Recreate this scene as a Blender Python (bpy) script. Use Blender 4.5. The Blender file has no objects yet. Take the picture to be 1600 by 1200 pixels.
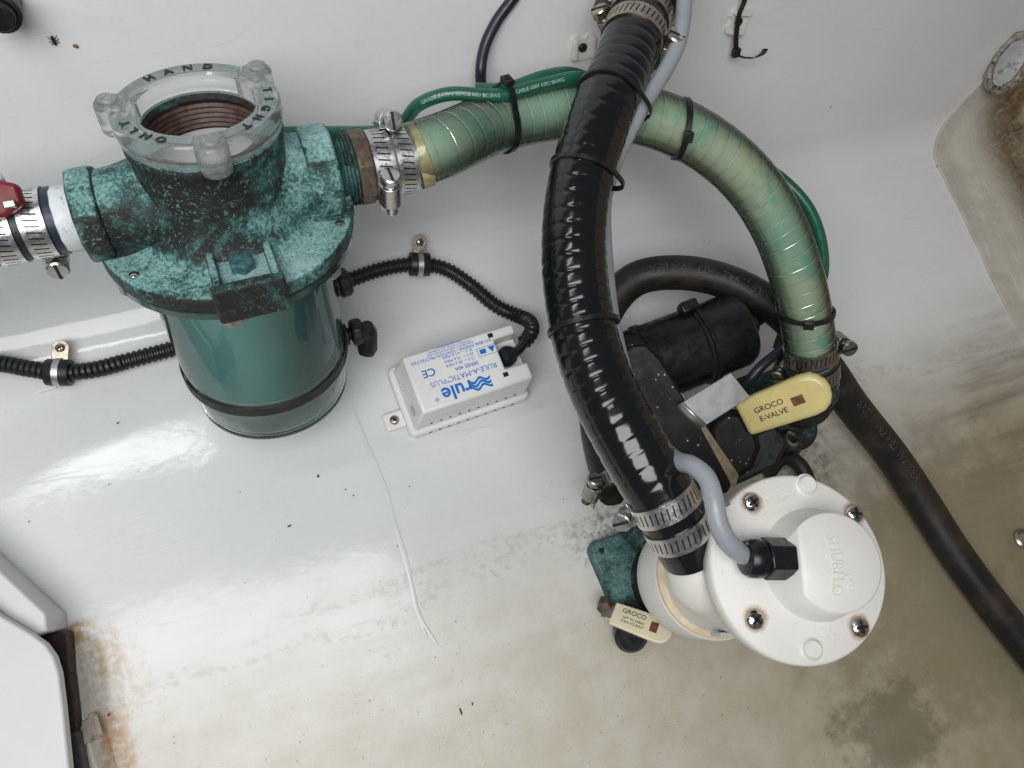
import bpy, bmesh, math, random
from mathutils import Vector, Matrix, noise

random.seed(7)
SC = bpy.context.scene
COL = SC.collection
PI = math.pi

# ------------------------------------------------------------------ camera
# World frame: z = 0 is the sloping hull floor, +y runs up the slope to the hull side,
# x runs along the crease between the two.  Metres.
FPX, HCAM = 1200.0, 0.63
UPC = Vector((.2073, .2739, .939)).normalized()
XC = Vector((.96, .26, -.287)); XC = (XC - UPC * XC.dot(UPC)).normalized()
YC = UPC.cross(XC)
R3 = Matrix((XC, YC, UPC))                       # camera axes -> world axes
CAM = Vector((0, 0, HCAM))
cd = bpy.data.cameras.new('camera'); cam = bpy.data.objects.new('camera', cd); COL.objects.link(cam)
cam.matrix_world = Matrix.Translation(CAM) @ R3.to_4x4()
cd.sensor_width = 36; cd.lens = 36 * FPX / 1600; cd.clip_start = .01; cd.clip_end = 50
SC.camera = cam

# ------------------------------------------------------------------ light
wd = bpy.data.worlds.new('World'); SC.world = wd; wd.use_nodes = True
wd.node_tree.nodes['Background'].inputs[0].default_value = (.88, .94, 1.0, 1)
wd.node_tree.nodes['Background'].inputs[1].default_value = .13

def area(name, loc, aim, sx, sy, watts, colr):
    ld = bpy.data.lights.new(name, 'AREA'); ld.shape = 'RECTANGLE'; ld.size = sx; ld.size_y = sy
    ld.energy = watts; ld.color = colr
    o = bpy.data.objects.new(name, ld); COL.objects.link(o); o.location = loc
    d = Vector(aim) - Vector(loc)
    z = -d.normalized(); x = Vector((1, 0, 0)); x = (x - z * x.dot(z)).normalized()
    o.matrix_world = Matrix.Translation(loc) @ Matrix((x, z.cross(x), z)).transposed().to_4x4()
    return o
area('hatch_daylight', (-.32, -.19, 1.23), (-.05, .16, .05), .95, .66, 12.4, (1.0, .99, .975))
area('hatch_gap_light', (-.43, .475, 1.25), (-.15, .16, 0), .44, .072, 1.2, (.97, .99, 1.0))
SC.view_settings.view_transform = 'Standard'; SC.view_settings.look = 'None'
SC.view_settings.exposure = 0.03; SC.view_settings.gamma = 1.0

# ------------------------------------------------------------------ pixel helpers
def ray(px, py): return R3 @ Vector(((px - 800) / FPX, -(py - 600) / FPX, -1))
def Q(px, py, d): return CAM + ray(px, py) * d
def PL(px, py, p0, nrm):
    r = ray(px, py); return CAM + r * ((Vector(p0) - CAM).dot(nrm) / r.dot(nrm))
def P(px, py, z=0.0): return PL(px, py, (0, 0, z), Vector((0, 0, 1)))
WALLA = math.radians(62); CREASE = .28
WN = Vector((0, -math.sin(WALLA), math.cos(WALLA)))
def W(px, py, off=0.0): return PL(px, py, Vector((0, CREASE, 0)) + WN * off, WN)
def proj(w):
    c = R3.transposed() @ (Vector(w) - CAM)
    return Vector((800 + FPX * c.x / -c.z, 600 - FPX * c.y / -c.z)), -c.z
def frame(o, z, xh):
    z = Vector(z).normalized(); x = Vector(xh); x = (x - z * x.dot(z)).normalized(); y = z.cross(x)
    return Matrix.Translation(o) @ Matrix((x, y, z)).transposed().to_4x4()

# ------------------------------------------------------------------ materials
class NT:
    def __init__(s, name):
        s.m = bpy.data.materials.new(name); s.m.use_nodes = True
        s.t = s.m.node_tree; s.b = s.t.nodes['Principled BSDF']; s.out = s.t.nodes['Material Output']
        s.tc = s.t.nodes.new('ShaderNodeTexCoord')
        s.co = s.tc.outputs['Object']
    def n(s, ty, **kw):
        nd = s.t.nodes.new(ty)
        for k, v in kw.items():
            if k in ('i',):
                for kk, vv in v.items(): s.set(nd.inputs[kk], vv)
            else: setattr(nd, k, v)
        return nd
    def set(s, inp, v):
        if isinstance(v, bpy.types.NodeSocket): s.t.links.new(v, inp)
        else: inp.default_value = v if not (isinstance(v, tuple) and len(v) == 3 and inp.type == 'RGBA') else v + (1,)
    def noise(s, scale, detail=4, rough=.55, co=None, dist=0.0):
        return s.n('ShaderNodeTexNoise', i={'Vector': co or s.co, 'Scale': scale, 'Detail': detail, 'Roughness': rough, 'Distortion': dist}).outputs[0]
    def voro(s, scale, co=None, feat='F1'):
        return s.n('ShaderNodeTexVoronoi', feature=feat, i={'Vector': co or s.co, 'Scale': scale}).outputs['Distance']
    def math(s, op, a, b=0.0, clamp=False):
        nd = s.n('ShaderNodeMath', operation=op, use_clamp=clamp); s.set(nd.inputs[0], a); s.set(nd.inputs[1], b); return nd.outputs[0]
    def rng(s, v, a, b, c=0.0, d=1.0, smooth=True):
        nd = s.n('ShaderNodeMapRange', interpolation_type='SMOOTHSTEP' if smooth else 'LINEAR')
        s.set(nd.inputs[0], v)
        for i, q in enumerate((a, b, c, d)): s.set(nd.inputs[1 + i], q)
        return nd.outputs[0]
    def mix(s, f, a, b, blend='MIX'):
        nd = s.n('ShaderNodeMix', data_type='RGBA', blend_type=blend)
        s.set(nd.inputs[0], f); s.set(nd.inputs[6], a); s.set(nd.inputs[7], b); return nd.outputs[2]
    def xyz(s, co=None):
        nd = s.n('ShaderNodeSeparateXYZ'); s.set(nd.inputs[0], co or s.co); return nd.outputs
    def stretch(s, sc, rot=(0, 0, 0)):
        nd = s.n('ShaderNodeMapping'); s.set(nd.inputs[0], s.co); nd.inputs['Scale'].default_value = sc; nd.inputs['Rotation'].default_value = rot; return nd.outputs[0]
    def dist(s, p, sc=(1, 1, 1), co=None):
        a = s.n('ShaderNodeVectorMath', operation='SUBTRACT'); s.set(a.inputs[0], co or s.co); a.inputs[1].default_value = p
        b = s.n('ShaderNodeVectorMath', operation='MULTIPLY'); s.set(b.inputs[0], a.outputs[0]); b.inputs[1].default_value = sc
        c = s.n('ShaderNodeVectorMath', operation='LENGTH'); s.set(c.inputs[0], b.outputs[0]); return c.outputs[1]
    def bump(s, h, strength, dist=.001, prev=None):
        nd = s.n('ShaderNodeBump', i={'Height': h, 'Strength': strength, 'Distance': dist})
        if prev: s.set(nd.inputs['Normal'], prev)
        return nd.outputs[0]
    def p(s, **kw):
        al = dict(col='Base Color', rough='Roughness', metal='Metallic', spec='Specular IOR Level', coat='Coat Weight', coatr='Coat Roughness', trans='Transmission Weight', ior='IOR', norm='Normal', sss='Subsurface Weight', sssr='Subsurface Radius', ssss='Subsurface Scale', sheen='Sheen Weight', alpha='Alpha', aniso='Anisotropic')
        for k, v in kw.items(): s.set(s.b.inputs[al[k]], v)
        return s.m

def simple(name, col, rough=.5, metal=0.0, var=.15, vs=60, bump=0.0, bs=300, coat=0.0, dirt=None, dirtc=(.12, .08, .05), dirts=45, rv=.12, **kw):
    t = NT(name)
    nz = t.noise(vs, 5)
    dk = tuple(c * (1 - var) for c in col); lt = tuple(min(1, c * (1 + var)) for c in col)
    c = t.mix(t.rng(nz, .3, .7), dk, lt)
    r = t.rng(t.noise(vs * 2.3, 4), .3, .7, max(.02, rough - rv), min(1, rough + rv))
    if dirt:
        f = t.rng(t.noise(dirts, 7, .68), 1 - dirt, min(1, 1 - dirt + .16))
        c = t.mix(f, c, dirtc); r = t.math('ADD', r, t.math('MULTIPLY', f, .35), True)
    t.p(col=c, rough=r, metal=metal, coat=coat, **kw)
    if bump: t.p(norm=t.bump(t.noise(bs, 5, .6), bump, .0006))
    return t.m

MT = {}
# --- white gelcoat of the hull, dirty below the bilge water line
def gelcoat():
    t = NT('gelcoat')
    X, Y, Z = t.xyz()
    big = t.noise(7, 5, .6, dist=.4); mid = t.noise(30, 6, .62); fine = t.noise(160, 6, .65); vf = t.noise(700, 4, .6)
    base = t.mix(t.rng(t.noise(4, 3), .3, .7), (.70, .72, .735), (.77, .785, .79))
    base = t.mix(t.math('MULTIPLY', t.rng(fine, .52, .75), .10), base, (.45, .43, .38))
    st = t.noise(1.0, 6, .65, co=t.stretch((5, 42, 5), (0, 0, .04)))      # smears parallel to the water line
    lev = t.math('ADD', Y, t.math('MULTIPLY', t.math('SUBTRACT', big, .5), .13))
    lev = t.math('ADD', lev, t.math('MULTIPLY', t.math('SUBTRACT', st, .5), .12))
    xk = t.rng(X, .02, .50)
    lev = t.math('SUBTRACT', lev, t.math('MULTIPLY', xk, .055))
    film = t.rng(lev, .06, -.13)
    lowcol = t.mix(xk, (.57, .535, .435), (.31, .256, .142))
    lowcol = t.mix(t.rng(mid, .35, .7), lowcol, t.mix(xk, (.64, .615, .545), (.38, .330, .215)))
    col = t.mix(t.math('MULTIPLY', film, .92), base, lowcol)
    # tide lines
    tl = t.math('MULTIPLY', t.rng(t.math('ABSOLUTE', t.math('ADD', lev, .012)), .012, .0), t.rng(fine, .42, .62))
    col = t.mix(t.math('MULTIPLY', tl, .24), col, (.25, .215, .16))
    # brown grime to the right, near the bulkhead foot
    gr = t.math('MULTIPLY', t.rng(t.dist((.70, -.02, 0), (4.2, 6.5, 2)), 1.0, .1), t.rng(st, .34, .72))
    col = t.mix(t.math('MULTIPLY', gr, .85), col, (.17, .135, .085))
    gr2 = t.math('MULTIPLY', t.rng(t.dist((.62, -.20, 0), (5., 5.0, 2)), 1.0, .15), t.rng(mid, .36, .60))
    col = t.mix(t.math('MULTIPLY', gr2, .48), col, (.15, .12, .065))
    # wet dark patches
    wob = t.math('ADD', t.math('MULTIPLY', t.math('SUBTRACT', mid, .5), 2.2), t.math('MULTIPLY', t.math('SUBTRACT', fine, .5), .9))
    p1 = P(1400, 1150); w1 = t.rng(t.math('ADD', t.dist((p1.x, p1.y, 0), (17, 21, 5)), wob), 1.15, .55)
    p2 = P(1375, 1040); w2 = t.math('MULTIPLY', t.rng(t.math('ADD', t.dist((p2.x, p2.y, 0), (16, 9.5, 5)), wob), 1.1, .4), t.rng(fine, .36, .7))
    p3 = P(1490, 900); w3 = t.math('MULTIPLY', t.rng(t.math('ADD', t.dist((p3.x, p3.y, 0), (7, 8, 5)), wob), 1.25, .7), .5)
    wet = t.math('MAXIMUM', t.math('MAXIMUM', w1, t.math('MULTIPLY', w2, .7)), w3)
    col = t.mix(t.math('MULTIPLY', wet, .48), col, (.085, .070, .040))
    # grime round the pump foot and the valve on the floor
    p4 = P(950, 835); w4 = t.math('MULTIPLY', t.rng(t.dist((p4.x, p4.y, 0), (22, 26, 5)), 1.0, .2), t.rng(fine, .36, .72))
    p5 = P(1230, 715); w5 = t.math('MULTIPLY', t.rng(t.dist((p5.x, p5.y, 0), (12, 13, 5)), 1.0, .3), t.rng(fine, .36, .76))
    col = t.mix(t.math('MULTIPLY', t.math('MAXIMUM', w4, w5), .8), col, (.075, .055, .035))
    # rust runs by the locker
    rs = t.noise(1.0, 5, .65, co=t.stretch((150, 26, 20), (0, 0, -.08)))
    def rust(px, py, sc, k, colr, lo=.28, hi=.72):
        q = P(px, py)
        f = t.math('MULTIPLY', t.rng(t.math('ADD', t.dist((q.x, q.y, 0), sc), t.math('MULTIPLY', t.math('SUBTRACT', mid, .5), 1.1)), 1.0, .35), t.rng(fine, lo, hi))
        f = t.math('MULTIPLY', f, t.rng(rs, .28, .52)); return t.math('MULTIPLY', f, k), colr
    for a in [(122, 985, (75, 80, 5), .98, (.42, .16, .018)), (150, 1020, (38, 34, 5), .85, (.52, .33, .11)), (175, 1095, (44, 17, 5), .6, (.50, .34, .20)),
              (170, 1145, (55, 60, 5), .98, (.46, .19, .025)), (188, 1185, (60, 45, 5), .95, (.48, .24, .05)), (205, 1040, (60, 28, 5), .35, (.52, .38, .24)),
              (150, 1150, (18, 14, 5), .30, (.55, .46, .32))]:
        f, c = rust(*a); col = t.mix(f, col, c)
    # specks of grit, denser below the water line
    sp = t.noise(430, 3, .7); spm = t.rng(t.noise(60, 3), .40, .60)
    dens = t.math('ADD', t.math('MULTIPLY', film, .60), .04)
    sk = t.math('MULTIPLY', t.math('MULTIPLY', t.rng(sp, .64, .72), spm), dens)
    col = t.mix(t.math('MINIMUM', sk, 1.0), col, (.10, .085, .06))
    sk2 = t.rng(t.noise(120, 5, .75), .715, .745)
    col = t.mix(t.math('MULTIPLY', sk2, .75), col, (.11, .095, .07))
    # faint grey scuffs
    sc = t.noise(1.0, 5, .7, co=t.stretch((60, 9, 9), (0, 0, .7)))
    col = t.mix(t.math('MULTIPLY', t.rng(sc, .66, .80), .22), col, (.40, .40, .38))
    rough = t.math('ADD', t.rng(big, .3, .7, .045, .10), t.math('MULTIPLY', film, .30))
    rough = t.math('SUBTRACT', rough, t.math('MULTIPLY', wet, .12))
    rough = t.math('ADD', rough, t.math('MULTIPLY', t.rng(sc, .55, .8), .12), True)
    for k, (sx, sy, rz) in enumerate(((2.5, 30, .5), (3, 36, -.45), (2, 26, 1.9), (3, 40, 2.7))):
        ln = t.noise(1.0, 2, .4, co=t.stretch((sx * 1.3, sy, 4), (0, 0, rz)))
        ms = t.rng(t.noise(5 + k, 3), .50, .62)
        f = t.math('MULTIPLY', t.rng(t.math('ABSOLUTE', t.math('SUBTRACT', ln, .5)), .006, .0015), ms)
        f = t.math('MULTIPLY', f, t.rng(film, .6, .1))
        col = t.mix(t.math('MULTIPLY', f, .11), col, (.42, .42, .40)); rough = t.math('ADD', rough, t.math('MULTIPLY', f, .12), True)
    h = t.bump(t.noise(26, 3, .5), .25, .0012)
    h = t.bump(fine, .10, .0006, h)
    h = t.bump(vf, t.math('MULTIPLY', film, .30), .0004, h)
    t.p(col=col, rough=rough, norm=h, spec=.40, ior=1.5)
    return t.m
MT['gel'] = gelcoat()

def bulkhead_mat():
    t = NT('raw_glass_tabbing')
    X, Y, Z = t.xyz()
    mid = t.noise(40, 6, .65); fine = t.noise(230, 6, .68)
    wv = t.noise(1.0, 4, .6, co=t.stretch((170, 22, 60), (0, 0, .25)))
    col = t.mix(t.rng(mid, .35, .65), (.47, .45, .385), (.55, .53, .465))
    col = t.mix(t.math('MULTIPLY', t.rng(wv, .58, .74), .45), col, (.72, .70, .64))
    d = t.math('ADD', X, t.math('MULTIPLY', t.math('SUBTRACT', mid, .5), .035))
    br = t.math('MULTIPLY', t.rng(d, .766, .806), t.rng(fine, -.15, .62))
    col = t.mix(br, col, t.mix(t.rng(mid, .35, .65), (.105, .066, .030), (.18, .125, .065)))
    col = t.mix(t.math('MULTIPLY', t.rng(d, .822, .838), .85), col, t.mix(t.rng(fine, .4, .6), (.42, .29, .17), (.52, .42, .30)))
    sk = t.rng(t.noise(190, 5, .75), .69, .73)
    col = t.mix(t.math('MULTIPLY', sk, .7), col, (.05, .04, .03))
    t.p(col=col, rough=t.rng(mid, .3, .7, .32, .55), norm=t.bump(wv, .5, .0012, t.bump(fine, .3, .0006)))
    return t.m
MT['tab'] = bulkhead_mat()

# --- bronze under verdigris
def patina(name, dark=.5, up=.35, brown=(.0185, .0180, .0175), bright=1.0, side=0.0):
    t = NT(name)
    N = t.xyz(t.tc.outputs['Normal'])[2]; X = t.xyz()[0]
    big = t.noise(20, 4, .6, dist=.6); mid = t.noise(95, 8, .72, dist=.4); fine = t.noise(480, 8, .74); vf = t.noise(1300, 4, .6)
    teal = t.mix(t.rng(mid, .36, .62), (.020, .052, .050), (.048, .145, .132))
    turq = t.mix(t.rng(fine, .40, .60), tuple(bright * c for c in (.090, .225, .215)), tuple(bright * c for c in (.22, .41, .39)))
    pale = tuple(bright * c for c in (.44, .62, .62))
    f1 = t.math('ADD', t.rng(big, .30, .70, .05, .95), t.math('MULTIPLY', t.math('SUBTRACT', mid, .5), 1.35))
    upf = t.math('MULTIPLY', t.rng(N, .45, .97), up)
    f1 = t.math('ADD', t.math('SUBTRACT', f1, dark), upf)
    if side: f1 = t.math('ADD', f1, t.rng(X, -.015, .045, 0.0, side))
    c = t.mix(t.rng(f1, -.25, .30), brown, teal)
    f2 = t.math('ADD', t.math('MULTIPLY', f1, .80), t.math('MULTIPLY', t.math('SUBTRACT', fine, .5), 1.9))
    k = t.rng(f2, .10, .52)
    c = t.mix(t.math('MULTIPLY', k, .92), c, turq)
    f3 = t.math('ADD', t.math('MULTIPLY', f1, .7), t.math('ADD', t.math('MULTIPLY', t.math('SUBTRACT', vf, .5), 1.9), t.math('MULTIPLY', t.math('SUBTRACT', fine, .5), 1.2)))
    c = t.mix(t.math('MULTIPLY', t.rng(f3, .46, .80), .50), c, pale)
    sp = t.math('MAXIMUM', t.rng(t.noise(300, 3, .6), .60, .66), t.rng(t.noise(700, 2, .6), .60, .66))
    sp = t.math('MULTIPLY', sp, t.rng(t.noise(48, 4, .6), .36, .60, .12, 1.0))
    c = t.mix(t.math('MULTIPLY', sp, .55), c, t.mix(t.rng(vf, .4, .6), tuple(bright * q for q in (.09, .27, .245)), tuple(bright * q for q in (.26, .46, .44))))
    wear = t.math('MULTIPLY', t.rng(t.noise(30, 3), .68, .74), .8)
    c = t.mix(wear, c, (.060, .045, .036))
    t.p(col=c, rough=t.math('ADD', t.math('MULTIPLY', k, .25), .52), metal=0.0, spec=.35,
        norm=t.bump(fine, .6, .0008, t.bump(mid, .6, .0014)))
    return t.m
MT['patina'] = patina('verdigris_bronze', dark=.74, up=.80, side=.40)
MT['patina_dark'] = patina('dark_bronze', dark=.46, up=.1, bright=.62)
MT['patina_dull'] = patina('dull_bronze', dark=.70, up=.15, bright=.40)  # same verdigris mix with darker green tones
MT['bronze_brown'] = simple('brown_bronze', (.12, .085, .06), .5, .3, var=.4, vs=160, bump=.4, dirt=.42, dirtc=(.05, .15, .13), dirts=120)

def hoseblack():
    t = NT('glossy_black_hose')
    nz = t.noise(40, 5); dust = t.rng(t.noise(420, 4, .7), .66, .76)
    c = t.mix(t.math('MULTIPLY', dust, .5), (.0045, .005, .0065), (.05, .055, .06))
    t.p(col=c, rough=t.rng(nz, .3, .7, .11, .20), spec=.65, norm=t.bump(t.noise(38, 3), .12, .0016))
    return t.m
MT['hose_black'] = hoseblack()
def rubber(name, col, brn, amt):
    t = NT(name)
    mid = t.noise(28, 6, .66); fine = t.noise(260, 5, .65)
    c = t.mix(t.math('MULTIPLY', t.rng(mid, .44, .66), amt), col, brn)
    c = t.mix(t.math('MULTIPLY', t.rng(fine, .6, .75), .25), c, (.06, .056, .05))
    t.p(col=c, rough=t.rng(mid, .3, .7, .36, .58), norm=t.bump(t.noise(1.0, 3, co=t.stretch((500, 500, 500))), .25, .0004))
    return t.m
MT['rubber'] = rubber('black_rubber', (.009, .009, .009), (.040, .028, .017), .75)
MT['rubber_clean'] = rubber('black_rubber_clean', (.010, .010, .011), (.03, .027, .024), .5)
MT['black_plastic'] = simple('black_plastic', (.010, .0105, .012), .34, var=.3, bump=.1, dirt=.25, dirtc=(.10, .10, .095), dirts=420)
MT['black_tie'] = simple('black_nylon', (.009, .009, .010), .33, var=.3)
def speckled():
    t = NT('speckled_black_paint')
    sp = t.math('MULTIPLY', t.rng(t.voro(230), .22, .10), t.rng(t.noise(70, 3), .52, .60))
    nz = t.noise(60, 6, .7)
    c = t.mix(t.rng(nz, .62, .72), (.006, .006, .0065), (.10, .085, .045))
    c = t.mix(t.math('MULTIPLY', sp, .9), c, (.62, .62, .58))
    t.p(col=c, rough=t.rng(nz, .3, .7, .35, .6), spec=.3, norm=t.bump(nz, .3, .0008))
    return t.m
MT['speckled'] = speckled()
MT['loom'] = simple('black_loom', (.010, .010, .011), .42, var=.3)
MT['steel'] = simple('stainless_steel', (.62, .62, .625), .30, 1.0, var=.10, vs=200, bump=.12, bs=800, dirt=.26, dirtc=(.30, .20, .12), dirts=160, rv=.08)
MT['steel_rust'] = simple('stained_steel', (.50, .44, .37), .32, 1.0, var=.2, vs=200, bump=.25, bs=600, dirt=.42, dirtc=(.20, .10, .04), dirts=240)
MT['steel_dark'] = simple('dark_steel', (.035, .033, .032), .5, .6, var=.3)
MT['chrome'] = simple('bright_screw', (.55, .52, .50), .17, 1.0, var=.2, vs=300, dirt=.3, dirtc=(.25, .16, .10), dirts=300)
MT['alu'] = simple('brushed_aluminium', (.56, .565, .575), .38, .9, var=.06, vs=40, bump=.05, bs=900, rv=.05)
MT['white_plastic'] = simple('white_plastic', (.80, .80, .80), .30, var=.02, vs=40, bump=.03, dirt=.20, dirtc=(.62, .58, .50), dirts=90)
def pumpwhite():
    t = NT('white_pump_plastic')
    mid = t.noise(50, 6, .65); fine = t.noise(600, 5, .7)
    c = t.mix(t.rng(t.noise(14, 3), .35, .65), (.70, .695, .665), (.745, .74, .715))
    c = t.mix(t.math('MULTIPLY', t.math('MULTIPLY', t.rng(fine, .60, .70), t.rng(mid, .48, .62)), .5), c, (.33, .27, .20))
    c = t.mix(t.math('MULTIPLY', t.rng(t.noise(22, 4, .6), .45, .75), .40), c, (.60, .53, .38))
    t.p(col=c, rough=t.rng(mid, .3, .7, .30, .45), norm=t.bump(t.noise(900, 3), .12, .0004))
    return t.m
MT['pump_white'] = pumpwhite()
MT['pump_emboss'] = MT['pump_white']
MT['ivory'] = simple('ivory_gasket', (.72, .60, .42), .55, var=.12, vs=120, dirt=.36, dirtc=(.48, .25, .08), dirts=110)
MT['nylon'] = simple('white_nylon', (.70, .74, .77), .38, var=.06, dirt=.44, dirtc=(.16, .10, .07), dirts=140)
MT['nylon_mount'] = simple('tie_mount_nylon', (.70, .70, .655), .42, var=.05, dirt=.25, dirtc=(.35, .30, .22))
MT['nylon_dirty'] = simple('stained_nylon', (.50, .44, .37), .5, var=.15, dirt=.45, dirtc=(.20, .12, .07))
MT['cream'] = simple('cream_vinyl', (.68, .58, .25), .26, var=.06, vs=50, bump=.05, dirt=.30, dirtc=(.40, .24, .09), dirts=60, coat=.2)
MT['cream_pale'] = simple('pale_cream_vinyl', (.72, .66, .47), .35, var=.06, vs=50, dirt=.34, dirtc=(.45, .30, .14), dirts=90)
MT['ink'] = simple('black_ink', (.015, .015, .016), .5, var=.1)
MT['ink_grey'] = simple('worn_ink', (.09, .085, .07), .6, var=.5, vs=300)
MT['white_print'] = simple('white_print', (.36, .46, .40), .5, var=.3, vs=400)
MT['grey_print'] = simple('faded_print', (.045, .041, .035), .6, var=.6, vs=300)
MT['blue'] = simple('blue_ink', (.010, .16, .56), .4, var=.08)
MT['blue_ring'] = simple('blue_hose_end', (.010, .022, .045), .4, var=.2)
MT['red'] = simple('red_vinyl', (.17, .008, .012), .45, var=.2, dirt=.3, dirtc=(.05, .02, .02))
MT['grey_cable'] = simple('grey_pvc_cable', (.30, .325, .355), .36, var=.06, vs=40, dirt=.27, dirtc=(.14, .135, .12), dirts=120)
MT['green_wire'] = simple('green_wire', (.010, .105, .062), .30, var=.10, coat=.2)
MT['navy_cable'] = simple('dark_cable', (.016, .020, .032), .36, var=.15)
MT['hole'] = simple('dark_hole', (.006, .006, .006), .8, var=.1)
MT['insect'] = simple('dead_insect', (.02, .014, .010), .6, var=.3)
MT['seed'] = simple('seed', (.16, .085, .04), .5, var=.3)
MT['grit'] = simple('grit', (.045, .038, .026), .8, var=.4)
MT['locker'] = simple('locker_paint', (.66, .67, .675), .42, var=.02, vs=20, bump=.05, dirt=.22, dirtc=(.45, .42, .38), dirts=60, rv=.03)
MT['umber'] = simple('dark_brown_strip', (.030, .014, .011), .62, var=.5, vs=90, bump=.7, bs=240, dirt=.36, dirtc=(.085, .022, .014), dirts=110)
MT['resin'] = simple('clear_resin_run', (.69, .705, .715), .16, var=.03)
MT['slate'] = simple('grey_strip', (.055, .058, .062), .45, var=.2)

def film(name, tint, rough=.04, body=0.0, bodyc=(.5, .5, .5)):
    t = NT(name)
    tr = t.n('ShaderNodeBsdfTransparent', i={'Color': tint})
    gl = t.n('ShaderNodeBsdfGlossy', i={'Color': (1, 1, 1), 'Roughness': rough})
    df = t.n('ShaderNodeBsdfDiffuse', i={'Color': bodyc})
    m0 = t.n('ShaderNodeMixShader'); m0.inputs[0].default_value = body
    t.t.links.new(tr.outputs[0], m0.inputs[1]); t.t.links.new(df.outputs[0], m0.inputs[2])
    fr = t.n('ShaderNodeFresnel', i={'IOR': 1.48})
    mx = t.n('ShaderNodeMixShader'); t.t.links.new(fr.outputs[0], mx.inputs[0])
    t.t.links.new(m0.outputs[0], mx.inputs[1]); t.t.links.new(gl.outputs[0], mx.inputs[2])
    t.t.links.new(mx.outputs[0], t.out.inputs[0])
    return t.m
MT['clear_pvc'] = film('clear_pvc', (.95, .98, .95), .06, .03, (.45, .52, .44))
MT['clear_bowl'] = film('clear_bowl', (.93, .97, .96), .03)
def acrylic():
    t = NT('clear_acrylic')
    t.p(col=(.95, .955, .955), rough=t.rng(t.noise(120, 4), .35, .7, .04, .16), trans=.88, ior=1.42, norm=t.bump(t.noise(60, 3), .15, .0008))
    return t.m
MT['acrylic'] = acrylic()
MT['frosted'] = simple('frosted_acrylic', (.88, .89, .89), .22, var=.03, trans=.88, ior=1.40)
MT['window'] = simple('sky_pale_window', (.62, .64, .64), .18, var=.12, vs=90, dirt=.34, dirtc=(.25, .24, .22), dirts=260)  # pale grey stands in for sky reflected in the clear disc
def hosecore():
    t = NT('algae_hose_core')
    mid = t.noise(30, 6, .6, dist=.5); big = t.noise(11, 4, .55); fine = t.noise(150, 6, .65)
    c = t.mix(t.rng(big, .42, .58), (.24, .38, .29), (.37, .41, .29))
    c = t.mix(t.rng(mid, .48, .62), c, (.17, .36, .28))
    c = t.mix(t.math('MULTIPLY', t.rng(fine, .52, .72), .45), c, (.45, .51, .39))
    c = t.mix(t.math('MULTIPLY', t.rng(t.noise(45, 5, .7), .60, .72), .6), c, (.36, .30, .18))
    t.p(col=c, rough=.45, sss=.15, ssss=.004)
    return t.m
MT['hose_core'] = hosecore()
def bowlwater():
    t = NT('green_sea_water')
    nz = t.noise(9, 4, .55, dist=.8)
    c = t.mix(t.rng(nz, .35, .65), (.23, .48, .455), (.31, .57, .54))
    c = t.mix(t.math('MULTIPLY', t.rng(t.noise(60, 5, .6), .55, .75), .2), c, (.40, .62, .59))
    t.p(col=c, rough=.22, spec=.5)
    return t.m
MT['bowl_water'] = bowlwater()
MT['bowl_base'] = simple('pale_bowl_base', (.48, .64, .61), .3, var=.15, vs=30)
def thread():
    t = NT('brown_thread')
    z = t.xyz()[2]; f = t.noise(180, 5, .65)
    c = t.mix(t.rng(f, .4, .62), (.040, .022, .017), (.10, .052, .038))
    t.p(col=c, rough=.5, norm=t.bump(f, .4, .0006)); return t.m
MT['thread'] = thread()
MT['wire'] = simple('helix_wire', (.66, .70, .64), .25, .45, var=.15)
MT['shrink'] = simple('cable_boot', (.012, .012, .014), .3, var=.2)

MT['grimy_rim'] = simple('grimy_rim', (.34, .30, .25), .6, var=.5, vs=70, bump=.6, dirt=.52, dirtc=(.03, .022, .014), dirts=60)
MT['nylon_pipe'] = simple('pipe_bore', (.30, .31, .315), .35, var=.3, vs=25, dirt=.48, dirtc=(.10, .08, .06), dirts=40)  # dirt tone also stands in for shade inside the flat hole
MT['patina_nipple'] = patina('green_thread', dark=.30, up=.1, bright=.6)
MT['ink_handle'] = simple('worn_black_print', (.03, .03, .028), .5, var=.2, dirt=.34, dirtc=(.40, .35, .17), dirts=420)
MT['plug_seat'] = patina('pale_plug_seat', dark=.25, up=.75, brown=(.30, .17, .11))
MT['patina_blue'] = simple('blue_green_bolt', (.045, .135, .155), .6, var=.5, vs=260, bump=.8, bs=500, dirt=.45, dirtc=(.012, .035, .04), dirts=260)
MT['ring_green'] = simple('smoked_ring', (.022, .060, .052), .14, var=.25, vs=40, coat=.6)
MT['band_black'] = simple('rubber_band', (.014, .012, .013), .48, var=.3, dirt=.24, dirtc=(.12, .11, .10), dirts=380)
MT['lip_clear'] = simple('bowl_lip', (.045, .060, .060), .12, var=.2, coat=.7)
MT['sealant'] = simple('yellowed_sealant', (.42, .36, .19), .5, var=.25, vs=150)
MT['steel_dull'] = simple('dull_steel', (.36, .345, .32), .34, 1.0, var=.15, vs=200, bump=.2, dirt=.38, dirtc=(.13, .10, .07), dirts=200)
MT['ear_grey'] = simple('grey_plastic', (.52, .52, .52), .4, var=.05)
MT['gland_black'] = simple('gland_black', (.008, .008, .011), .22, var=.2, dirt=.22, dirtc=(.10, .10, .10), dirts=500)
MT['patina_teal'] = patina('teal_bronze', dark=.36, up=.16, bright=.62)
MT['hole_brown'] = simple('rusty_hole', (.16, .06, .02), .7, var=.5, vs=300)
MT['tan_edge'] = simple('tan_edge', (.30, .24, .15), .5, var=.25, vs=120, dirt=.4, dirtc=(.10, .05, .025))

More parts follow.
